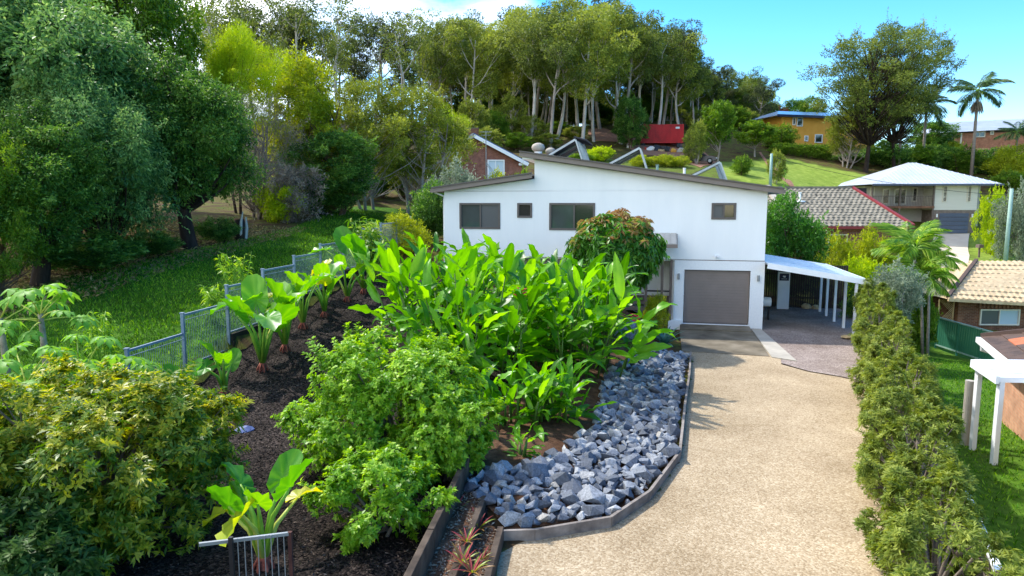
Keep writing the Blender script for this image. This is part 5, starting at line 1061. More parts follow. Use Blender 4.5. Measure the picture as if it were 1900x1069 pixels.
# behind the carport
place('round_dark', 'round_tree', 'dense round dark green tree between the white house and the tiled roof', 'tree', 1468, 372, 34, 108)
place('shrub_olive', 'shrub', 'loose olive shrub in front of the brick wall behind the carport', 'shrub', 1560, 432, 36, 80); place('shrub_olive', 'shrub', 'loose yellow-green shrub left of the cane palm', 'shrub', 1615, 425, 37, 80)
place('shrub_lime', 'shrub', 'bright lime shrub just behind the carport roof', 'shrub', 1600, 478, 33, 90); place('shrub_grey', 'olive_shrub', 'silvery grey-green shrub right of the carport', 'shrub', 1660, 488, 28.5, 130)
place('shrub_dark', 'shrub', 'dark shrub behind the carport posts', 'shrub', 1560, 520, 33, 80); place('shrub_green', 'shrub', 'green shrub beside the grey side fence', 'shrub', 1728, 548, 33, 50)
place('shrub_dark', 'shrub', 'dark shrub between the carport posts and the hedge', 'shrub', 1608, 545, 28, 60)
# ------------------------------------------------------------------ large-leaf plants
def blade(L_, W_, prof, bend, fold, nseg=10, tw=0., scallop=0., seed=0, tint=.5, vein=.12, mat=None, name='leaf'):
    """a broad leaf along +X, midrib curving down; prof(t) -> half width"""
    rs = np.random.RandomState(seed); V = []; T = []; x = 0; z = 0; ang = 0
    for i in range(nseg+1):
        t = i/nseg; w_ = prof(t)*W_; a = -bend*t*t
        px_ = x; pz_ = z
        for j, s_ in enumerate((-1, -.5, 0, .5, 1)):
            wob = scallop*W_*rs.normal()*(abs(s_) == 1)
            y = s_*w_; zz = abs(s_)*w_*fold+(wob if abs(s_) == 1 else 0)
            V.append((px_+zz*math.sin(-a)*.5, y*math.cos(tw*t), pz_+zz+y*math.sin(tw*t))); T.append(tint+vein*(1 if j == 2 else -.3*(j % 2))+rs.uniform(-.06, .06))
        st = L_/nseg; x += st*math.cos(a); z += st*math.sin(a)
    Q = [(i*5+j, i*5+j+1, (i+1)*5+j+1, (i+1)*5+j) for i in range(nseg) for j in range(4)]
    return npmesh(name, np.array(V), np.array(Q), np.array(T), mat, True)
banana = lambda t: (math.sin(math.pi*min(1, t**.75*.97+.03)))**.65*.5
heart = lambda t: (.42+.12*t*4 if t < .12 else .5*math.cos((t-.12)/.88*math.pi/2)**.75) if t < 1 else 0
strap = lambda t: .5*(1-t**3)*(.55+.45*min(1, t*5))
def leafset(key, n, mat, fn): KITL[key] = [fn(i, mat) for i in range(n)]
KITL = {}
def heart_leaf(L_, W_, bend, seed, tint, mat):
    """elephant-ear blade: petiole joins at the origin, two back lobes behind it"""
    rs = np.random.RandomState(seed); n = 12; V = [(0, 0, 0)]; T = [tint+.15]; ring = []
    out_ = []
    for i in range(25):
        a = -math.pi*.93+2*math.pi*.93*i/24; c = math.cos(a)
        r_ = .5+.32*max(0, c)**1.6+.1*max(0, -c); ex = r_*c*L_*(1.05 if c > 0 else .75); ey = r_*math.sin(a)*W_*1.05
        out_.append((ex, ey))
    for k, f_ in enumerate((.35, .7, 1.0)):
        for i, (ex, ey) in enumerate(out_):
            wob = .07*W_*math.sin(i*math.pi*.95)*(f_ == 1.0)+.02*rs.normal()*W_*(f_ > .6); rib = .045*W_*(1 if i % 3 == 0 else -1)*f_
            V.append((ex*f_, ey*f_, abs(ey)*f_*.38+rib+wob-bend*max(0, ex*f_)**2/L_)); T.append(tint+(.12 if i % 3 == 0 else -.05)+rs.uniform(-.04, .04))
    F_ = [(0, 1+i, 2+i) for i in range(24)]; me = bpy.data.meshes.new('leaf')
    F_ += [(1+k*25+i, 1+(k+1)*25+i, 2+(k+1)*25+i, 2+k*25+i) for k in range(2) for i in range(24)]
    me.from_pydata(V, [], F_); a = me.attributes.new('tint', 'FLOAT', 'POINT'); a.data.foreach_set('value', np.clip(np.array(T, dtype=np.float32), 0, 1)); me.update()
    me.polygons.foreach_set('use_smooth', [True]*len(me.polygons)); me.materials.append(MATS[mat]); return me
HEL = [blade(1.0, .2+.03*(i % 3), banana, .5+.28*(i % 5), .25, 10, .5*((i % 3)-1), .10, i, .12+.13*(i % 7), .1, 'leaf_heliconia') for i in range(14)]
ALO = [heart_leaf(1, .66, .1+.12*(i % 3), i, .3+.12*(i % 4), 'leaf_alocasia') for i in range(8)]
ALY = [heart_leaf(1, .7, .2+.15*i, i, .35+.2*i, 'leaf_alocasia_yellow') for i in range(3)]
def orient(d, roll=0.):
    """rotation taking +X to d with the leaf's upper side up"""
    d = Vector(d).normalized(); s_ = Vector((0, 0, 1)).cross(d); s_ = s_.normalized() if s_.length > .01 else Vector((0, 1, 0)); u = d.cross(s_)
    return (Matrix((d, s_, u)).transposed().to_4x4() @ Matrix.Rotation(roll, 4, 'X')).to_euler()
# ---- heliconia thicket: clumps of tall stems with paddle leaves
def heliconia(label, base, nst, spread, hgt, seed, lean=(0, 0), nleaf=7, lsz=.95):
    rs = np.random.RandomState(seed); bz = h1(*base); t = empty('heliconia_clump', label, 'plant', (*base, bz)); stems = MB(); k = 0; nl = 0
    for i in range(nst):
        a = rs.uniform(0, 6.28); r_ = math.sqrt(rs.rand()); x, y = math.cos(a)*r_*spread[0], math.sin(a)*r_*spread[1]; z0 = h1(base[0]+x, base[1]+y)-bz
        ht = hgt*(.5+.5*rs.rand()**.7)*(1-.28*r_*r_); lx = lean[0]*ht*.25+x/max(spread)*ht*.28+rs.normal()*.08*ht; ly = lean[1]*ht*.25+y/max(spread)*ht*.28+rs.normal()*.08*ht
        p0 = Vector((x, y, z0-.05)); p1 = Vector((x+lx*.75, y+ly*.75, z0+ht*.72)); pts_ = [p0, p0.lerp(p1, .5)+Vector((-lx*.12, -ly*.12, 0)), p1]
        q = MB(); q.smooth = True; q.tube(pts_, [.03, .024, .014], 5); q.build('stem', 'stem_green', t)
        az = rs.uniform(0, 6.28)
        for j in range(nleaf):
            f_ = .28+.72*j/(nleaf-1); st = pts_[1].lerp(p1, (f_-.5)/.5) if f_ > .5 else p0.lerp(pts_[1], f_*2)
            d_az = az+math.pi*(j % 2)+rs.normal()*.5; el = .3+.85*(j/(nleaf-1))+rs.normal()*.2
            d = Vector((math.cos(d_az)*math.cos(el)+lx/ht*.8, math.sin(d_az)*math.cos(el)+ly/ht*.8, math.sin(el))); ps = st+d.normalized()*.12
            s_ = lsz*(.6+.7*rs.rand())
            o = link('leaf', HEL[rs.randint(14)], None, t, ps, orient(d, rs.normal()*.5), (s_, s_*(.85+.3*rs.rand()), s_)); nl += 1
    return t
HC1 = heliconia('tall heliconia thicket beside the mulch path with paddle leaves hanging over it', (-1.3, 16.8), 42, (1.7, 1.7), 3.7, 1, (-.25, -.25))
HC2 = heliconia('heliconia thicket at the back in front of the left house windows', (-.7, 20.3), 42, (2.3, 1.5), 3.4, 2, (.0, -.1))
HC3 = heliconia('heliconia thicket above the rock bank leaning right towards the garage', (1.6, 17.4), 42, (1.3, 1.5), 3.3, 3, (.15, -.3))
HC4 = heliconia('lower ginger clump in front of the heliconias above the soil', (.05, 13.6), 24, (.95, .8), 1.25, 4, (.2, -.3), 5, .62)
HC5 = heliconia('small leafy ginger clump at the top of the rock bank beside the bare soil', (1.1, 13.9), 12, (.5, .5), 1.2, 5, (.2, -.2), 5, .6)
HC6 = heliconia('single young ginger seedling on the bare soil behind the rocks', (.15, 11.55), 4, (.1, .1), .62, 6, (0, 0), 6, .3)
HC7 = heliconia('heliconia clump between the thicket and the mango tree', (1.9, 20.6), 16, (.9, .8), 2.1, 7, (.0, -.1))
# ---- elephant ears
def alocasia(px, py, hgt, n, label, seed, lsz=.75, yellow=0, Y=None):
    p = GH(px, py); rs = np.random.RandomState(seed); lsz *= .86; t = empty('elephant_ear', label, 'plant', p); th_ = .12+hgt*.06
    q = MB(); q.smooth = True; q.tube([(0, 0, -.1), (0, 0, th_)], [.1, .075], 8)
    for k in range(7): a = k*.9; q.tube([(math.cos(a)*.06, math.sin(a)*.06, th_*.9), (math.cos(a)*.12, math.sin(a)*.12, th_*.4), (math.cos(a)*.13, math.sin(a)*.13, -.05)], [.018, .02, .012], 5)
    q.build('corm', 'root_red', t)
    for k in range(n):
        a = k*2.4+rs.uniform(-.3, .3)+seed; el = R(83)-.42*(k/n)-abs(rs.normal())*.12; ln = hgt*(.55+.3*rs.rand())
        e = Vector((math.cos(a)*math.cos(el)*ln*1.25, math.sin(a)*math.cos(el)*ln*1.25, th_+math.sin(el)*ln)); m_ = Vector((e.x*.38, e.y*.38, th_+(e.z-th_)*.58))
        yl = k >= n-yellow; q = MB(); q.smooth = True; q.tube([(0, 0, th_*.7), m_, e], [.05, .032, .016], 6); q.build('petiole', 'petiole_yellow' if yl else 'petiole', t)
        out_ = Vector((math.cos(a), math.sin(a), 0)); d = (out_*.7+Vector((0, 0, (.55+.8*rs.rand()) if k < n*.65 else -.4+.6*rs.rand())))
        s_ = lsz*(.75+.4*rs.rand()); link('leaf', (ALY[rs.randint(3)] if yl else ALO[rs.randint(8)]), None, t, e, orient(d, rs.normal()*.3), (s_, s_, s_))
    return t
alocasia(418, 738, 1.0, 4, 'small elephant ear with four leaves at the foot of the metal fence', 3, .62, 0)
alocasia(488, 692, 1.85, 9, 'tallest elephant ear with red roots in the mulch beside the fence', 1, .9, 1)
alocasia(530, 655, 1.7, 7, 'elephant ear right behind the tallest one with rounded leaves', 2, .85, 0)
alocasia(563, 612, 1.5, 6, 'elephant ear with yellowing leaves halfway along the mulch bed', 4, .8, 2)
alocasia(603, 590, 1.3, 6, 'dark green elephant ear fourth along the fence', 5, .75, 0)
alocasia(645, 562, 1.35, 5, 'upright elephant ear near the far end of the mulch', 6, .75, 1)
alocasia(676, 548, 1.9, 7, 'large elephant ear under the bamboo at the far end of the fence', 8, 1.0, 0)
alocasia(345, 760, .55, 2, 'low elephant ear leaf pair showing behind the yellow-green bush', 7, .75, 0)
alocasia(490, 1060, 1.1, 9, 'yellowing elephant ear at the bottom edge behind the low fence panel', 9, .56, 3)
alocasia(868, 735, .75, 3, 'dark round-leaved elephant ear between the bright shrub and the ginger', 11, .75, 0)
# ---- bamboo-like plant at the fence
def cane_plant(px, py, hgt, n, label, seed, mat, cat='plant', lsz=.3):
    p = GH(px, py); rs = np.random.RandomState(seed); t = empty('cane_plant', label, cat, p); q = MB(); q.smooth = True; Pp = []; Dd = []
    for k in range(n):
        a = rs.uniform(0, 6.28); e = Vector((math.cos(a)*hgt*.35*rs.rand(), math.sin(a)*hgt*.35*rs.rand(), hgt*(.7+.3*rs.rand()))); c = curve((rs.normal()*.1, rs.normal()*.1, -.05), e, .06, rs, 4, .06); q.tube(c, [.016, .014, .012, .009, .005], 5)
        for j in range(26):
            f_ = .35+.65*rs.rand(); i = min(int(f_*4), 3); s_ = c[i].lerp(c[i+1], f_*4-i); Pp.append(tuple(s_)); b = rs.uniform(0, 6.28); Dd.append((math.cos(b), math.sin(b), -.1+.5*rs.normal()))
    q.build('canes', 'petiole', t); Pp = np.array(Pp); m_ = leaf_mesh('leaves', Pp, np.array(Dd), lsz*(.7+.6*rs.rand(len(Pp))), lsz*.09, rs.rand(len(Pp)), mat, rs, .2, .3); link('foliage', m_, None, t); return t
cane_plant(690, 520, 2.3, 26, 'bamboo with narrow pale leaves leaning over the far part of the fence', 2, 'leaf_palm', 'plant', .36)
cane_plant(520, 398, 2.6, 16, 'bamboo-like plant with drooping leaves on the far grass edge', 5, 'leaf_lime', 'plant', .45)
for i, (px, py, hh_, lb_) in enumerate([(440, 560, 1.5, 'weedy light green shrub behind the fence beside the tallest elephant ear'), (395, 600, 1.1, 'thin weed growing on the grass behind the fence'), (190, 680, 1.3, 'sparse twiggy weed on the grass left of the first fence post')]): cane_plant(px, py, hh_, 16, lb_, 20+i, 'leaf_murraya', 'weed', .16)
# ---- papaya
def papaya_leaf(seed, mat):
    rs = np.random.RandomState(seed); V = []; Fq = []; T = []
    for k in range(9):
        a = -math.pi*.86+2*math.pi*.86*k/8; ln = .5*(1-.35*abs(k-4)/4); n0 = len(V); d = (math.cos(a), math.sin(a)); s_ = (-d[1], d[0])
        pr = [(.0, .0, 0), (.45, .11, .03), (.6, .09, .02), (.72, .16, 0), (1.0, .0, -.1)]
        for (f_, w_, z) in pr:
            for sg in (-1, 0, 1): V.append((d[0]*ln*f_+s_[0]*sg*w_*ln*1.5, d[1]*ln*f_+s_[1]*sg*w_*ln*1.5, z-.12*f_+abs(sg)*w_*.12+rs.normal()*.012)); T.append(.5+.25*(sg == 0)+rs.uniform(-.15, .15))
        for i in range(4):
            for j in range(2): Fq.append((n0+i*3+j, n0+i*3+j+1, n0+(i+1)*3+j+1, n0+(i+1)*3+j))
    return npmesh('leaf', np.array(V), np.array(Fq), np.array(T), mat, True)
PAP = [papaya_leaf(i, 'leaf_papaya') for i in range(4)]
def papaya(px, py, top, Y, n, label, seed, lsz=.75, low=False):
    p = P(px, 500, Y); z0 = h1(p.x, Y); zt = P(px, top, Y).z-z0; rs = np.random.RandomState(seed); t = empty('papaya_tree', label, 'tree', (p.x, Y, z0)); q = MB(); q.smooth = True; q.tube([(0, 0, -.2), (.03, 0, zt*.5), (0, 0, zt)], [.075, .065, .045], 9); q.build('trunk', 'papaya_bark', t)
    for k in range(n):
        a = k*2.4+rs.normal()*.2; el = .95-1.15*k/n+rs.normal()*.1; ln = (.55+.25*rs.rand())*(1.1 if low else 1)
        st = Vector((0, 0, zt-.02-.16*k/n)); e = st+Vector((math.cos(a)*math.cos(el), math.sin(a)*math.cos(el), math.sin(el)))*ln; c = curve(st, e, .06, rs, 3); q = MB(); q.smooth = True; q.tube(c, [.016, .013, .011, .008], 5); q.build('petiole', 'petiole_yellow', t)
        s_ = lsz*(.7+.4*rs.rand()); link('leaf', PAP[rs.randint(4)], None, t, e, orient((math.cos(a), math.sin(a), -.35+.4*rs.rand()), rs.normal()*.3), (s_, s_, s_))
papaya(68, 690, 582, 12.5, 11, 'papaya tree with bare grey trunk and lobed leaves at the left', 1)
papaya(-8, 690, 590, 12.3, 7, 'papaya tree cut off by the left edge of the picture', 2)
papaya(30, 800, 712, 10.4, 13, 'low papaya with broad lobed leaves at the left edge', 3, .8, True); papaya(130, 800, 705, 10.9, 13, 'low leafy papaya behind the yellow-green bush', 4, .8, True); papaya(190, 800, 735, 11.4, 10, 'low papaya beside the first fence panel', 6, .7, True)
# ---- near bushes with rosettes of leaves
def rosettes(rs, cent, nrm, per, ln, w_, up=.3, spread=1.0):
    n = len(cent); idx = np.repeat(np.arange(n), per); a = rs.normal(size=(n*per, 3)); d = unit(np.cross(nrm[idx], a))*spread+nrm[idx]*(.55+.5*rs.rand(n*per, 1))*up*2
    return cent[idx]+rs.normal(size=(n*per, 3))*ln*.12, d, idx
def lobed_bush(name, label, cat, ctr, size, nros, per, ln, asp, mat, barkm, seed, nlobe=26, low=.1, under=None, lobe_r=.3, noise_amp=.12, fill=.75, boxy=1.0, sprigs=120):
    rs = np.random.RandomState(seed); bz = h1(ctr[0], ctr[1]); t = empty(name, label, cat, (ctr[0], ctr[1], bz)); sx_, sy_, sz_ = size
    ga = math.pi*(3-math.sqrt(5)); L0 = []
    for i in range(nlobe):
        z = 1-1.75*(i+.5)/nlobe; a = ga*i+rs.uniform(-.5, .5); rr_ = math.sqrt(max(0, 1-z*z)); f_ = fill+.16*rs.normal(); bp = lambda v: math.copysign(abs(v)**boxy, v); L0.append((bp(math.cos(a)*rr_)*sx_*f_, bp(math.sin(a)*rr_)*sy_*f_, sz_*(.5+.5*bp(z)*f_)))
    L0 = np.array(L0); lr = lobe_r*min(sx_, sy_, sz_)*(.75+.5*rs.rand(nlobe))
    idx = rs.randint(nlobe, size=nros); d = unit(rs.normal(size=(nros, 3))+np.array([0, 0, .25])+L0[idx]/np.array([sx_, sy_, sz_])*.7); ctrs = L0[idx]+d*(lr[idx]*(.55+.5*rs.rand(nros)))[:, None]
    fq = 2.2/(lobe_r*min(size)); mk = np.sin(ctrs[:, 0]*fq*2.1+idx)*np.sin(ctrs[:, 1]*fq*2.3+idx*2)*np.sin(ctrs[:, 2]*fq*2+idx*3)
    if sprigs:
        si = rs.randint(nlobe, size=sprigs); u = unit(L0[si]-np.array([0, 0, sz_*.35])+rs.normal(size=(sprigs, 3))*.35*sx_+np.array([0, 0, .2*sz_])); sl = lr[si]*(1.0+.8*rs.rand(sprigs)); m_ = 6; ii = np.repeat(np.arange(sprigs), m_); tt = np.tile(np.linspace(.5, 1, m_), sprigs)
        ctrs = np.r_[ctrs, L0[si][ii]+u[ii]*(sl[ii]*tt)[:, None]]; d = np.r_[d, u[ii]]; idx = np.r_[idx, si[ii]]; mk = np.r_[mk, np.ones(len(ii))]
    keep = (ctrs[:, 2] > low*sz_*.2) & (mk > -.2); ctrs, d, idx = ctrs[keep], d[keep], idx[keep]
    nr = unit(d+np.array([0, 0, .5])); Pp, Dd, ri = rosettes(rs, ctrs, nr, per, ln, asp); lt_ = rs.rand(nlobe); rt = rs.rand(len(ctrs))
    rt = np.where(rt > .62, .75+.25*rs.rand(len(rt)), rt*.8); tint = .15*lt_[idx][ri]+.6*rt[ri]+.25*rs.rand(len(ri))
    link('foliage', leaf_mesh('foliage', Pp, Dd, ln*(.65+.6*rs.rand(len(ri))), ln*asp, tint, mat, rs, .3, .08, nr[ri]*2), None, t)
    segs = []
    for i in range(nlobe):
        c = L0[i]; b0 = Vector((rs.normal()*.12, rs.normal()*.12, -.1)); m_ = Vector((c[0]*.35, c[1]*.35, c[2]*.5)); segs.append(([b0, m_, Vector(c), Vector(c*1.08)], [.035, .025, .013, .006], 5))
        for k in range(3): e = Vector(c)+Vector(unit(rs.normal(size=3)))*lr[i]*.9; segs.append(([m_.lerp(Vector(c), .7), e], [.012, .004], 4))
    link('branches', tubes_mesh(segs, 'branches', barkm), None, t); return t
pb = P(185, 870, 8.6); lobed_bush('yellow_green_bush', 'large dense yellow-green bush at the bottom left corner', 'bush', (pb.x, 8.6), (1.5, 1.4, 2.0), 11500, 8, .1, .15, 'leaf_bush', 'twig', 1, 80, lobe_r=.25, boxy=.7, sprigs=220)
pb = P(60, 940, 7.4); lobed_bush('dark_bush', 'dark green lower bush at the bottom left edge', 'bush', (pb.x, 7.3), (1.0, .9, 1.1), 3200, 8, .11, .15, 'leaf_bush_under', 'twig', 2, 20, boxy=.8)
pb = P(730, 800, 10.9); lobed_bush('orange_jasmine_bush', 'bright light-green small-leaved bush in the middle foreground', 'bush', (pb.x, 11.2), (1.42, 1.35, 2.0), 12000, 7, .075, .24, 'leaf_murraya', 'twig', 3, 64, lobe_r=.26, sprigs=260, boxy=.85)
pb = P(690, 960, 8.6); lobed_bush('orange_jasmine_bush', 'lower sprawling light-green bush in front of the bright bush', 'bush', (pb.x, 8.9), (.72, .7, 1.0), 2600, 7, .07, .24, 'leaf_murraya', 'twig', 4, 22, lobe_r=.3)
pb = P(820, 800, 10.6); lobed_bush('orange_jasmine_bush', 'right-hand part bush beside the rock bank with light-green leaves', 'bush', (pb.x+.05, 10.6), (.75, .7, 1.45), 3400, 7, .072, .24, 'leaf_murraya', 'twig', 5, 22, lobe_r=.3)
# mango tree in front of the house
mg = P(1140, 500, 22.6); T_ = lobed_bush('mango_tree', 'rounded mango tree with bronze new growth in front of the white house', 'tree', (mg.x, 22.6), (1.72, 1.5, 1), 2, 1, .1, .1, 'leaf_mango', 'bark_brown', 9, 3)
bpy.data.objects.remove([c for c in T_.children if c.name.startswith('foliage')][0]); bpy.data.objects.remove([c for c in T_.children if c.name.startswith('branches')][0])
rs = np.random.RandomState(12); zt = P(1148, 388, 22.6).z-T_.location.z; hb = .9
q = MB(); q.smooth = True; q.tube([(0, 0, -.2), (.05, 0, .8), (0, .05, 1.5), (.1, 0, 2.4)], [.14, .11, .09, .05], 9)
for k in range(9): a = k*.7; q.tube([(.03, .02, 1.2), (math.cos(a)*.6, math.sin(a)*.6, 1.9), (math.cos(a)*1.2, math.sin(a)*1.1, 2.3+.4*(k % 2))], [.06, .04, .02], 6)
q.build('trunk', 'bark_brown', T_)
def mango_crown(nros, z0, z1, mat, name, seed, tip):
    rs = np.random.RandomState(seed); u = unit(rs.normal(size=(nros*3, 3))); ext = np.array([1.62, 1.5, (zt-hb)/2]); lob = .86+.13*np.sin(u[:, 0]*7+1)*np.cos(u[:, 2]*6+u[:, 1]*5)+.05*rs.normal(size=len(u)); c = u*ext*lob[:, None]*np.where(rs.rand(len(u), 1) < .75, 1, .8)+np.array([0, 0, (zt+hb)/2])
    zz = (c[:, 2]-hb)/(zt-hb)+.10*np.sin(u[:, 0]*5)+.08*rs.normal(size=len(u)); k = (zz > z0) & (zz <= z1); c, u = c[k][:nros], u[k][:nros]; nr = unit(u+np.array([0, 0, .4]))
    Pp, Dd, ri = rosettes(rs, c, nr, 10, .2, .1, .12); Dd = Dd+np.array([0, 0, -.45]); tint = .5*rs.rand(len(c))[ri]+.5*rs.rand(len(ri))
    link(name, leaf_mesh(name, Pp, Dd, .22*(.7+.5*rs.rand(len(ri))), .032, tint, mat, rs, .3, .15), None, T_)
mango_crown(1700, -.3, .84, 'leaf_mango', 'foliage', 1, 0); o = mango_crown(420, .74, 1.5, 'leaf_bronze', 'new_growth', 2, 1)
# ---- hedge along the driveway: separate bottlebrush shrubs
HG = 'shrubs of the hedge along the driveway'
for i in range(9):
    Y = 7.2+i*2.05; x = xh(Y)+.36; lab = ['nearest shrub of the driveway hedge, at the bottom edge', 'second shrub of the driveway hedge from the camera', 'third shrub of the driveway hedge from the camera', 'fourth shrub of the driveway hedge from the camera', 'fifth shrub of the driveway hedge from the camera', 'sixth shrub of the driveway hedge from the camera', 'seventh shrub of the driveway hedge from the camera', 'eighth shrub of the driveway hedge, near the carport', 'farthest shrub of the driveway hedge, beside the carport posts'][i]
    o = lobed_bush('hedge_shrub', lab, 'hedge', (x, Y), (.56, 1.5, 1.45+.16*((i*7) % 3)+.03*i), 4600 if i < 5 else 3400, 8, .075 if i < 5 else .09, .12, 'leaf_hedge', 'twig', 40+i, 46, lobe_r=.34, fill=.8, boxy=.6, sprigs=170); o['group'] = HG; o.rotation_euler.z = -math.atan(.4833)
# ---- agave, bromeliads, flower
def straps(name, label, cat, loc, n, L_, W_, mat, seed, el0=1.2, el1=.2, bend=.6):
    rs = np.random.RandomState(seed); t = empty(name, label, cat, loc); ms = [blade(1, W_/L_, strap, bend*(.7+.3*i), .35, 7, 0, .01, i, .3+.2*i, .1, mat) for i in range(3)]
    for k in range(n): a = k*2.4; el = el0+(el1-el0)*k/n+rs.normal()*.08; s_ = L_*(.75+.35*rs.rand()); link('leaf', ms[k % 3], None, t, (math.cos(a)*.03, math.sin(a)*.03, .02), orient((math.cos(a)*math.cos(el), math.sin(a)*math.cos(el), math.sin(el)), 0), (s_, s_, s_))
    return t
p = GH(1232, 640); straps('agave', 'blue-green agave rosette left of the concrete ramp', 'plant', (p.x, p.y, p.z), 26, .75, .13, 'leaf_agave', 1); p = GH(1212, 615); straps('agave', 'second agave rosette behind the first against the porch', 'plant', (p.x, p.y, p.z+.1), 22, .7, .12, 'leaf_agave', 2)
for i, (px, py, s_, lb_) in enumerate([(884, 985, .3, 'red bromeliad beside the end of the rock bank'), (866, 1005, .22, 'small yellow-red bromeliad on the middle terrace'), (858, 1045, .24, 'reddish bromeliad at the bottom of the middle terrace'), (893, 1040, .16, 'tiny pale bromeliad on the lower terrace'), (876, 1062, .26, 'green bromeliad at the bottom edge between the sleepers'), (845, 935, .26, 'yellow-green bromeliad at the foot of the bright bush'), (800, 1005, .26, 'green bromeliad on the upper terrace')]): p = G(px, py, .42 if px < 880 else .2); p.z = .41 if px < 880 and px > 850 else (.2 if px >= 880 else h1(p.x, p.y)+.03); straps('bromeliad', lb_, 'plant', p, 16, s_, s_*.14, 'leaf_brom', 30+i, 1.0, .3)
place('shrub_olive', 'shrub', 'feathery yellow-green shrub by the porch posts', 'shrub', 1222, 545, 23.2, 42); place('shrub_green', 'shrub', 'low green shrub left of the agave', 'shrub', 1195, 590, 22, 60); place('shrub_green', 'groundcover_plant', 'low green plant at the top end of the rock bank', 'plant', 1185, 640, 19.8, 60)
for (px, py, Y, lb_) in ((1180, 592, 19.5, 'red heliconia flower among the leaves near the porch'), (965, 545, 15.5, 'pinkish flower in the middle of the heliconia thicket')):
    c = P(px, py, Y); t = empty('flower', lb_, 'flower', (c.x, c.y, h1(c.x, c.y))); zz = c.z-h1(c.x, c.y); q = MB(); q.tube([(0, 0, -.03), (.02, 0, zz)], .012, 5); q.build('stalk', 'stem_green', t); q = MB()
    for k in range(6): a = k*math.pi; e = Vector((.16*math.cos(a), .03*rnd.uniform(-1, 1), .06+.02*k)); q.tube([(0.02, 0, zz-.12+.04*k), (e.x*.5, e.y, zz-.1+.04*k+.03), (e.x, e.y, zz-.04+.04*k)], [.02, .025, .004], 5)
    q.build('bract', 'flower_red', t)
# ---- palms
def frond(L_, nl, seed, mat, droop=.9, lw=.03, ll=.34):
    rs = np.random.RandomState(seed); c = []; x = z = 0; a = .0
    for i in range(13): t = i/12; c.append(Vector((x, 0, z))); a = -droop*t*1.2; x += L_/12*math.cos(a); z += L_/12*math.sin(a)
    Pp = []; Dd = []; Ln = []
    for i in range(nl):
        t = .12+.88*i/nl; k = t*12; j = min(int(k), 11); p = c[j].lerp(c[j+1], k-j); tg = (c[j+1]-c[j]).normalized()
        for sg in (-1, 1): Pp.append(tuple(p)); Dd.append((tg.x*.65, sg*.75, tg.z*.65-.25+rs.normal()*.12)); Ln.append(L_*ll*(math.sin(math.pi*min(1, t*.9+.12))**.6)*(.85+.3*rs.rand()))
    Ln = np.array(Ln); me = leaf_mesh('frond', np.array(Pp), np.array(Dd), Ln, lw*L_*.5, rs.rand(len(Pp)), mat, rs, .1, .35, np.tile([0, 0, 3.0], (len(Pp), 1))); b = MB(); b.tube(c, [L_*.009*(1.3-i*.09) for i in range(13)], 4)
    return me, b.mesh('rachis')
def palm(name, label, loc, zt, r_, L_, n, mat, seed, tilt=(0, 0), shaft=True, skirt=0, el=(1.2, -.3), multi=1):
    rs = np.random.RandomState(seed); t = empty(name, label, 'palm', loc); kinds_ = [frond(L_, 34, seed*3+i, mat, .55+.35*i) for i in range(3)]
    for m_ in kinds_: m_[1].materials.append(MATS['petiole'])
    for mI in range(multi):
        ox, oy = (rs.normal()*.25, rs.normal()*.25) if multi > 1 else (0, 0); zz = zt*(.55+.45*rs.rand()) if multi > 1 else zt
        q = MB(); q.smooth = True; q.tube([(ox, oy, -.4), (ox*1.5+tilt[0]*.4, oy*1.5, zz*.5), (ox*2+tilt[0], oy*2+tilt[1], zz)], [r_*1.2, r_, r_*.85], 9); q.build('trunk', 'palm_bark', t); c = Vector((ox*2+tilt[0], oy*2+tilt[1], zz))
        if shaft: q = MB(); q.smooth = True; q.tube([c-Vector((0, 0, .1)), c+Vector((0, 0, L_*.12)), c+Vector((0, 0, L_*.28))], [r_*1.15, r_*1.1, r_*.5], 9); q.build('crown_shaft', 'crown_shaft', t); c = c+Vector((0, 0, L_*.22))
        for k in range(n):
            a = k*2.4+rs.normal()*.15; e_ = el[0]+(el[1]-el[0])*k/n+rs.normal()*.1; fm, rm = kinds_[k % 3]; rot = orient((math.cos(a)*math.cos(e_), math.sin(a)*math.cos(e_), math.sin(e_)), 0); s_ = .8+.35*rs.rand()
            f_ = link('frond', fm, None, t, c, rot, (s_, s_, s_)); link('rachis', rm, None, f_)
    if skirt:
        q = MB(); Pp = []; Dd = []
        for k in range(260): a = rs.uniform(0, 6.28); Pp.append((tilt[0]+math.cos(a)*.55*rs.rand(), tilt[1]+math.sin(a)*.55*rs.rand(), zt-.3-rs.rand()*.5)); Dd.append((math.cos(a)*.25, math.sin(a)*.25, -1))
        Pp = np.array(Pp); link('fruit_stalks', leaf_mesh('fruit_stalks', Pp, np.array(Dd), 1.6*(.6+.5*rs.rand(260)), .05, rs.rand(260), 'leaf_dry', rs), None, t)
    return t
def palm_px(px, py0, crown_y, Y, **k): p = P(px, py0, Y); z0 = h1(p.x, Y); return dict(loc=(p.x, Y, z0), zt=P(px, crown_y, Y).z-z0, **k)
palm('tall_palm', 'tallest palm with slim grey trunk beside the white metal roof', r_=.2, L_=4.3, n=15, mat='leaf_palm_dark', seed=1, skirt=1, **palm_px(1805, 290, 182, 94))
palm('shaded_palm', 'shaded palm left of the tallest palm beside the spreading gum', r_=.18, L_=4.0, n=14, mat='leaf_palm_dark', seed=2, **palm_px(1712, 300, 208, 98)); palm('shaded_palm', 'shorter shaded palm with pale trunk right of the gum trunks', r_=.17, L_=3.2, n=12, mat='leaf_palm_dark', seed=3, **palm_px(1668, 305, 222, 96))
palm('small_palm', 'small palm in front of the white-roofed house at the right edge', r_=.15, L_=2.6, n=14, mat='leaf_palm_dark', seed=4, **palm_px(1884, 295, 252, 92))
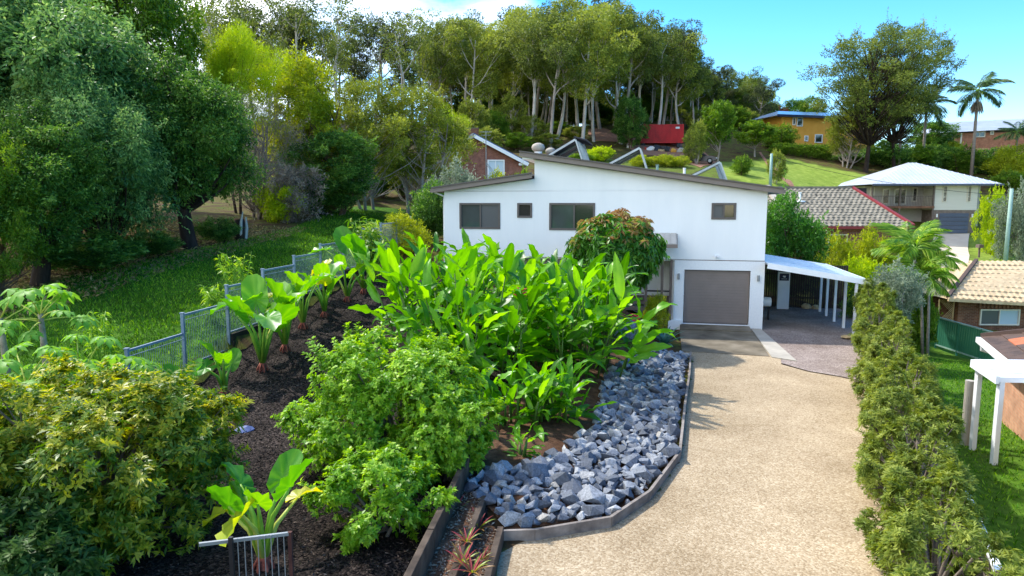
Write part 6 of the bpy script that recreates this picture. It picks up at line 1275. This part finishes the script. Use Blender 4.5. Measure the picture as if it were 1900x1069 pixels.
pp = P(1690, 500, 33.5); palm('cane_palm', 'bright yellow-green cane palm beyond the carport', (pp.x, 33.5, h1(pp.x, 33.5)), P(1690, 462, 33.5).z-h1(pp.x, 33.5), .07, 1.95, 11, 'leaf_palm', 5, multi=4, shaft=True, el=(1.35, -.1))
pp = P(1740, 520, 31.5); palm('cane_palm', 'lower cane palm drooping over the street beyond the hedge', (pp.x, 31.5, h1(pp.x, 31.5)), P(1735, 520, 31.5).z-h1(pp.x, 31.5), .06, 1.5, 10, 'leaf_palm', 6, multi=2, shaft=True, el=(1.2, -.3))
# ---- grass and litter
rs = np.random.RandomState(3)
def scatter(n, fn, xr, yr):
    x = rs.uniform(*xr, n); y = rs.uniform(*yr, n); k = fn(x, y); return x[k], y[k]
def blades(name, label, cat, x, y, ln, w_, mat, up=1.0, tint=None, zo=0.0):
    z = H(x, y)+zo; n = len(x); Pp = np.c_[x, y, z]; Dd = np.c_[rs.normal(size=n)*.6, rs.normal(size=n)*.6, np.full(n, up)]
    return stuff(link(name, leaf_mesh(name, Pp, Dd, ln*(.5+rs.rand(n)), w_, rs.rand(n) if tint is None else tint, mat, rs, .1)), label, cat)
x, y = scatter(150000, lambda x, y: (x < xf(y)-.1) & (x > xf(y)-np.interp(y, [0, 15, 24, 34, 48], [8.5, 8.5, 7.4, 6.5, 7])), (-17, -1), (9, 42))
blades('lawn_grass', 'short green grass of the strip behind the metal fence', 'grass', x, y, .11, .013, 'leaf_grass', 1.0, np.clip(.35+.3*np.sin(x*.8+np.sin(y*.6)*2)*np.sin(y*.5)+.35*rs.normal(size=len(x)), 0, 1))
x, y = scatter(90000, lambda x, y: (x > xh(y)+1.3) & (x < xh(y)+9), (4, 28), (5, 31))
blades('neighbour_grass', 'green grass of the neighbour lawn beside the hedge', 'grass', x, y, .09, .012, 'leaf_grass')
x, y = scatter(70000, lambda x, y: inpoly(x, y, mul), (-9, 1), (5.5, 26)); n = len(x)
stuff(link('mulch_chips', leaf_mesh('mulch_chips', np.c_[x, y, H(x, y)+.045], np.c_[rs.normal(size=n), rs.normal(size=n), rs.normal(size=n)*.25], .05*(.5+rs.rand(n)), .009, rs.rand(n)**2, 'chips', rs)), 'dark bark chips covering the garden bed beside the fence', 'mulch')
x, y = scatter(5000, lambda x, y: inpoly(x, y, t1) | inpoly(x, y, t2), (-1.5, 0), (5, 10.8)); n = len(x); zz = np.where(inpoly(x, y, t1), .2, .41)
stuff(link('terrace_litter', leaf_mesh('terrace_litter', np.c_[x, y, zz], np.c_[rs.normal(size=n), rs.normal(size=n), rs.normal(size=n)*.2], .06*(.5+rs.rand(n)), .012, rs.rand(n), 'leaf_dry', rs)), 'dry leaf litter on the sleeper terraces', 'leaf litter')
x, y = scatter(22000, lambda x, y: (x < xf(y)-5.5) & (x > xf(y)-16), (-24, -8), (14, 34)); n = len(x)
stuff(link('forest_litter', leaf_mesh('forest_litter', np.c_[x, y, H(x, y)+.03], np.c_[rs.normal(size=n), rs.normal(size=n), .3+rs.normal(size=n)*.3], .16*(.5+rs.rand(n)), .03, rs.rand(n), 'leaf_straw', rs)), 'dry leaves and twigs on the ground under the left trees', 'leaf litter')
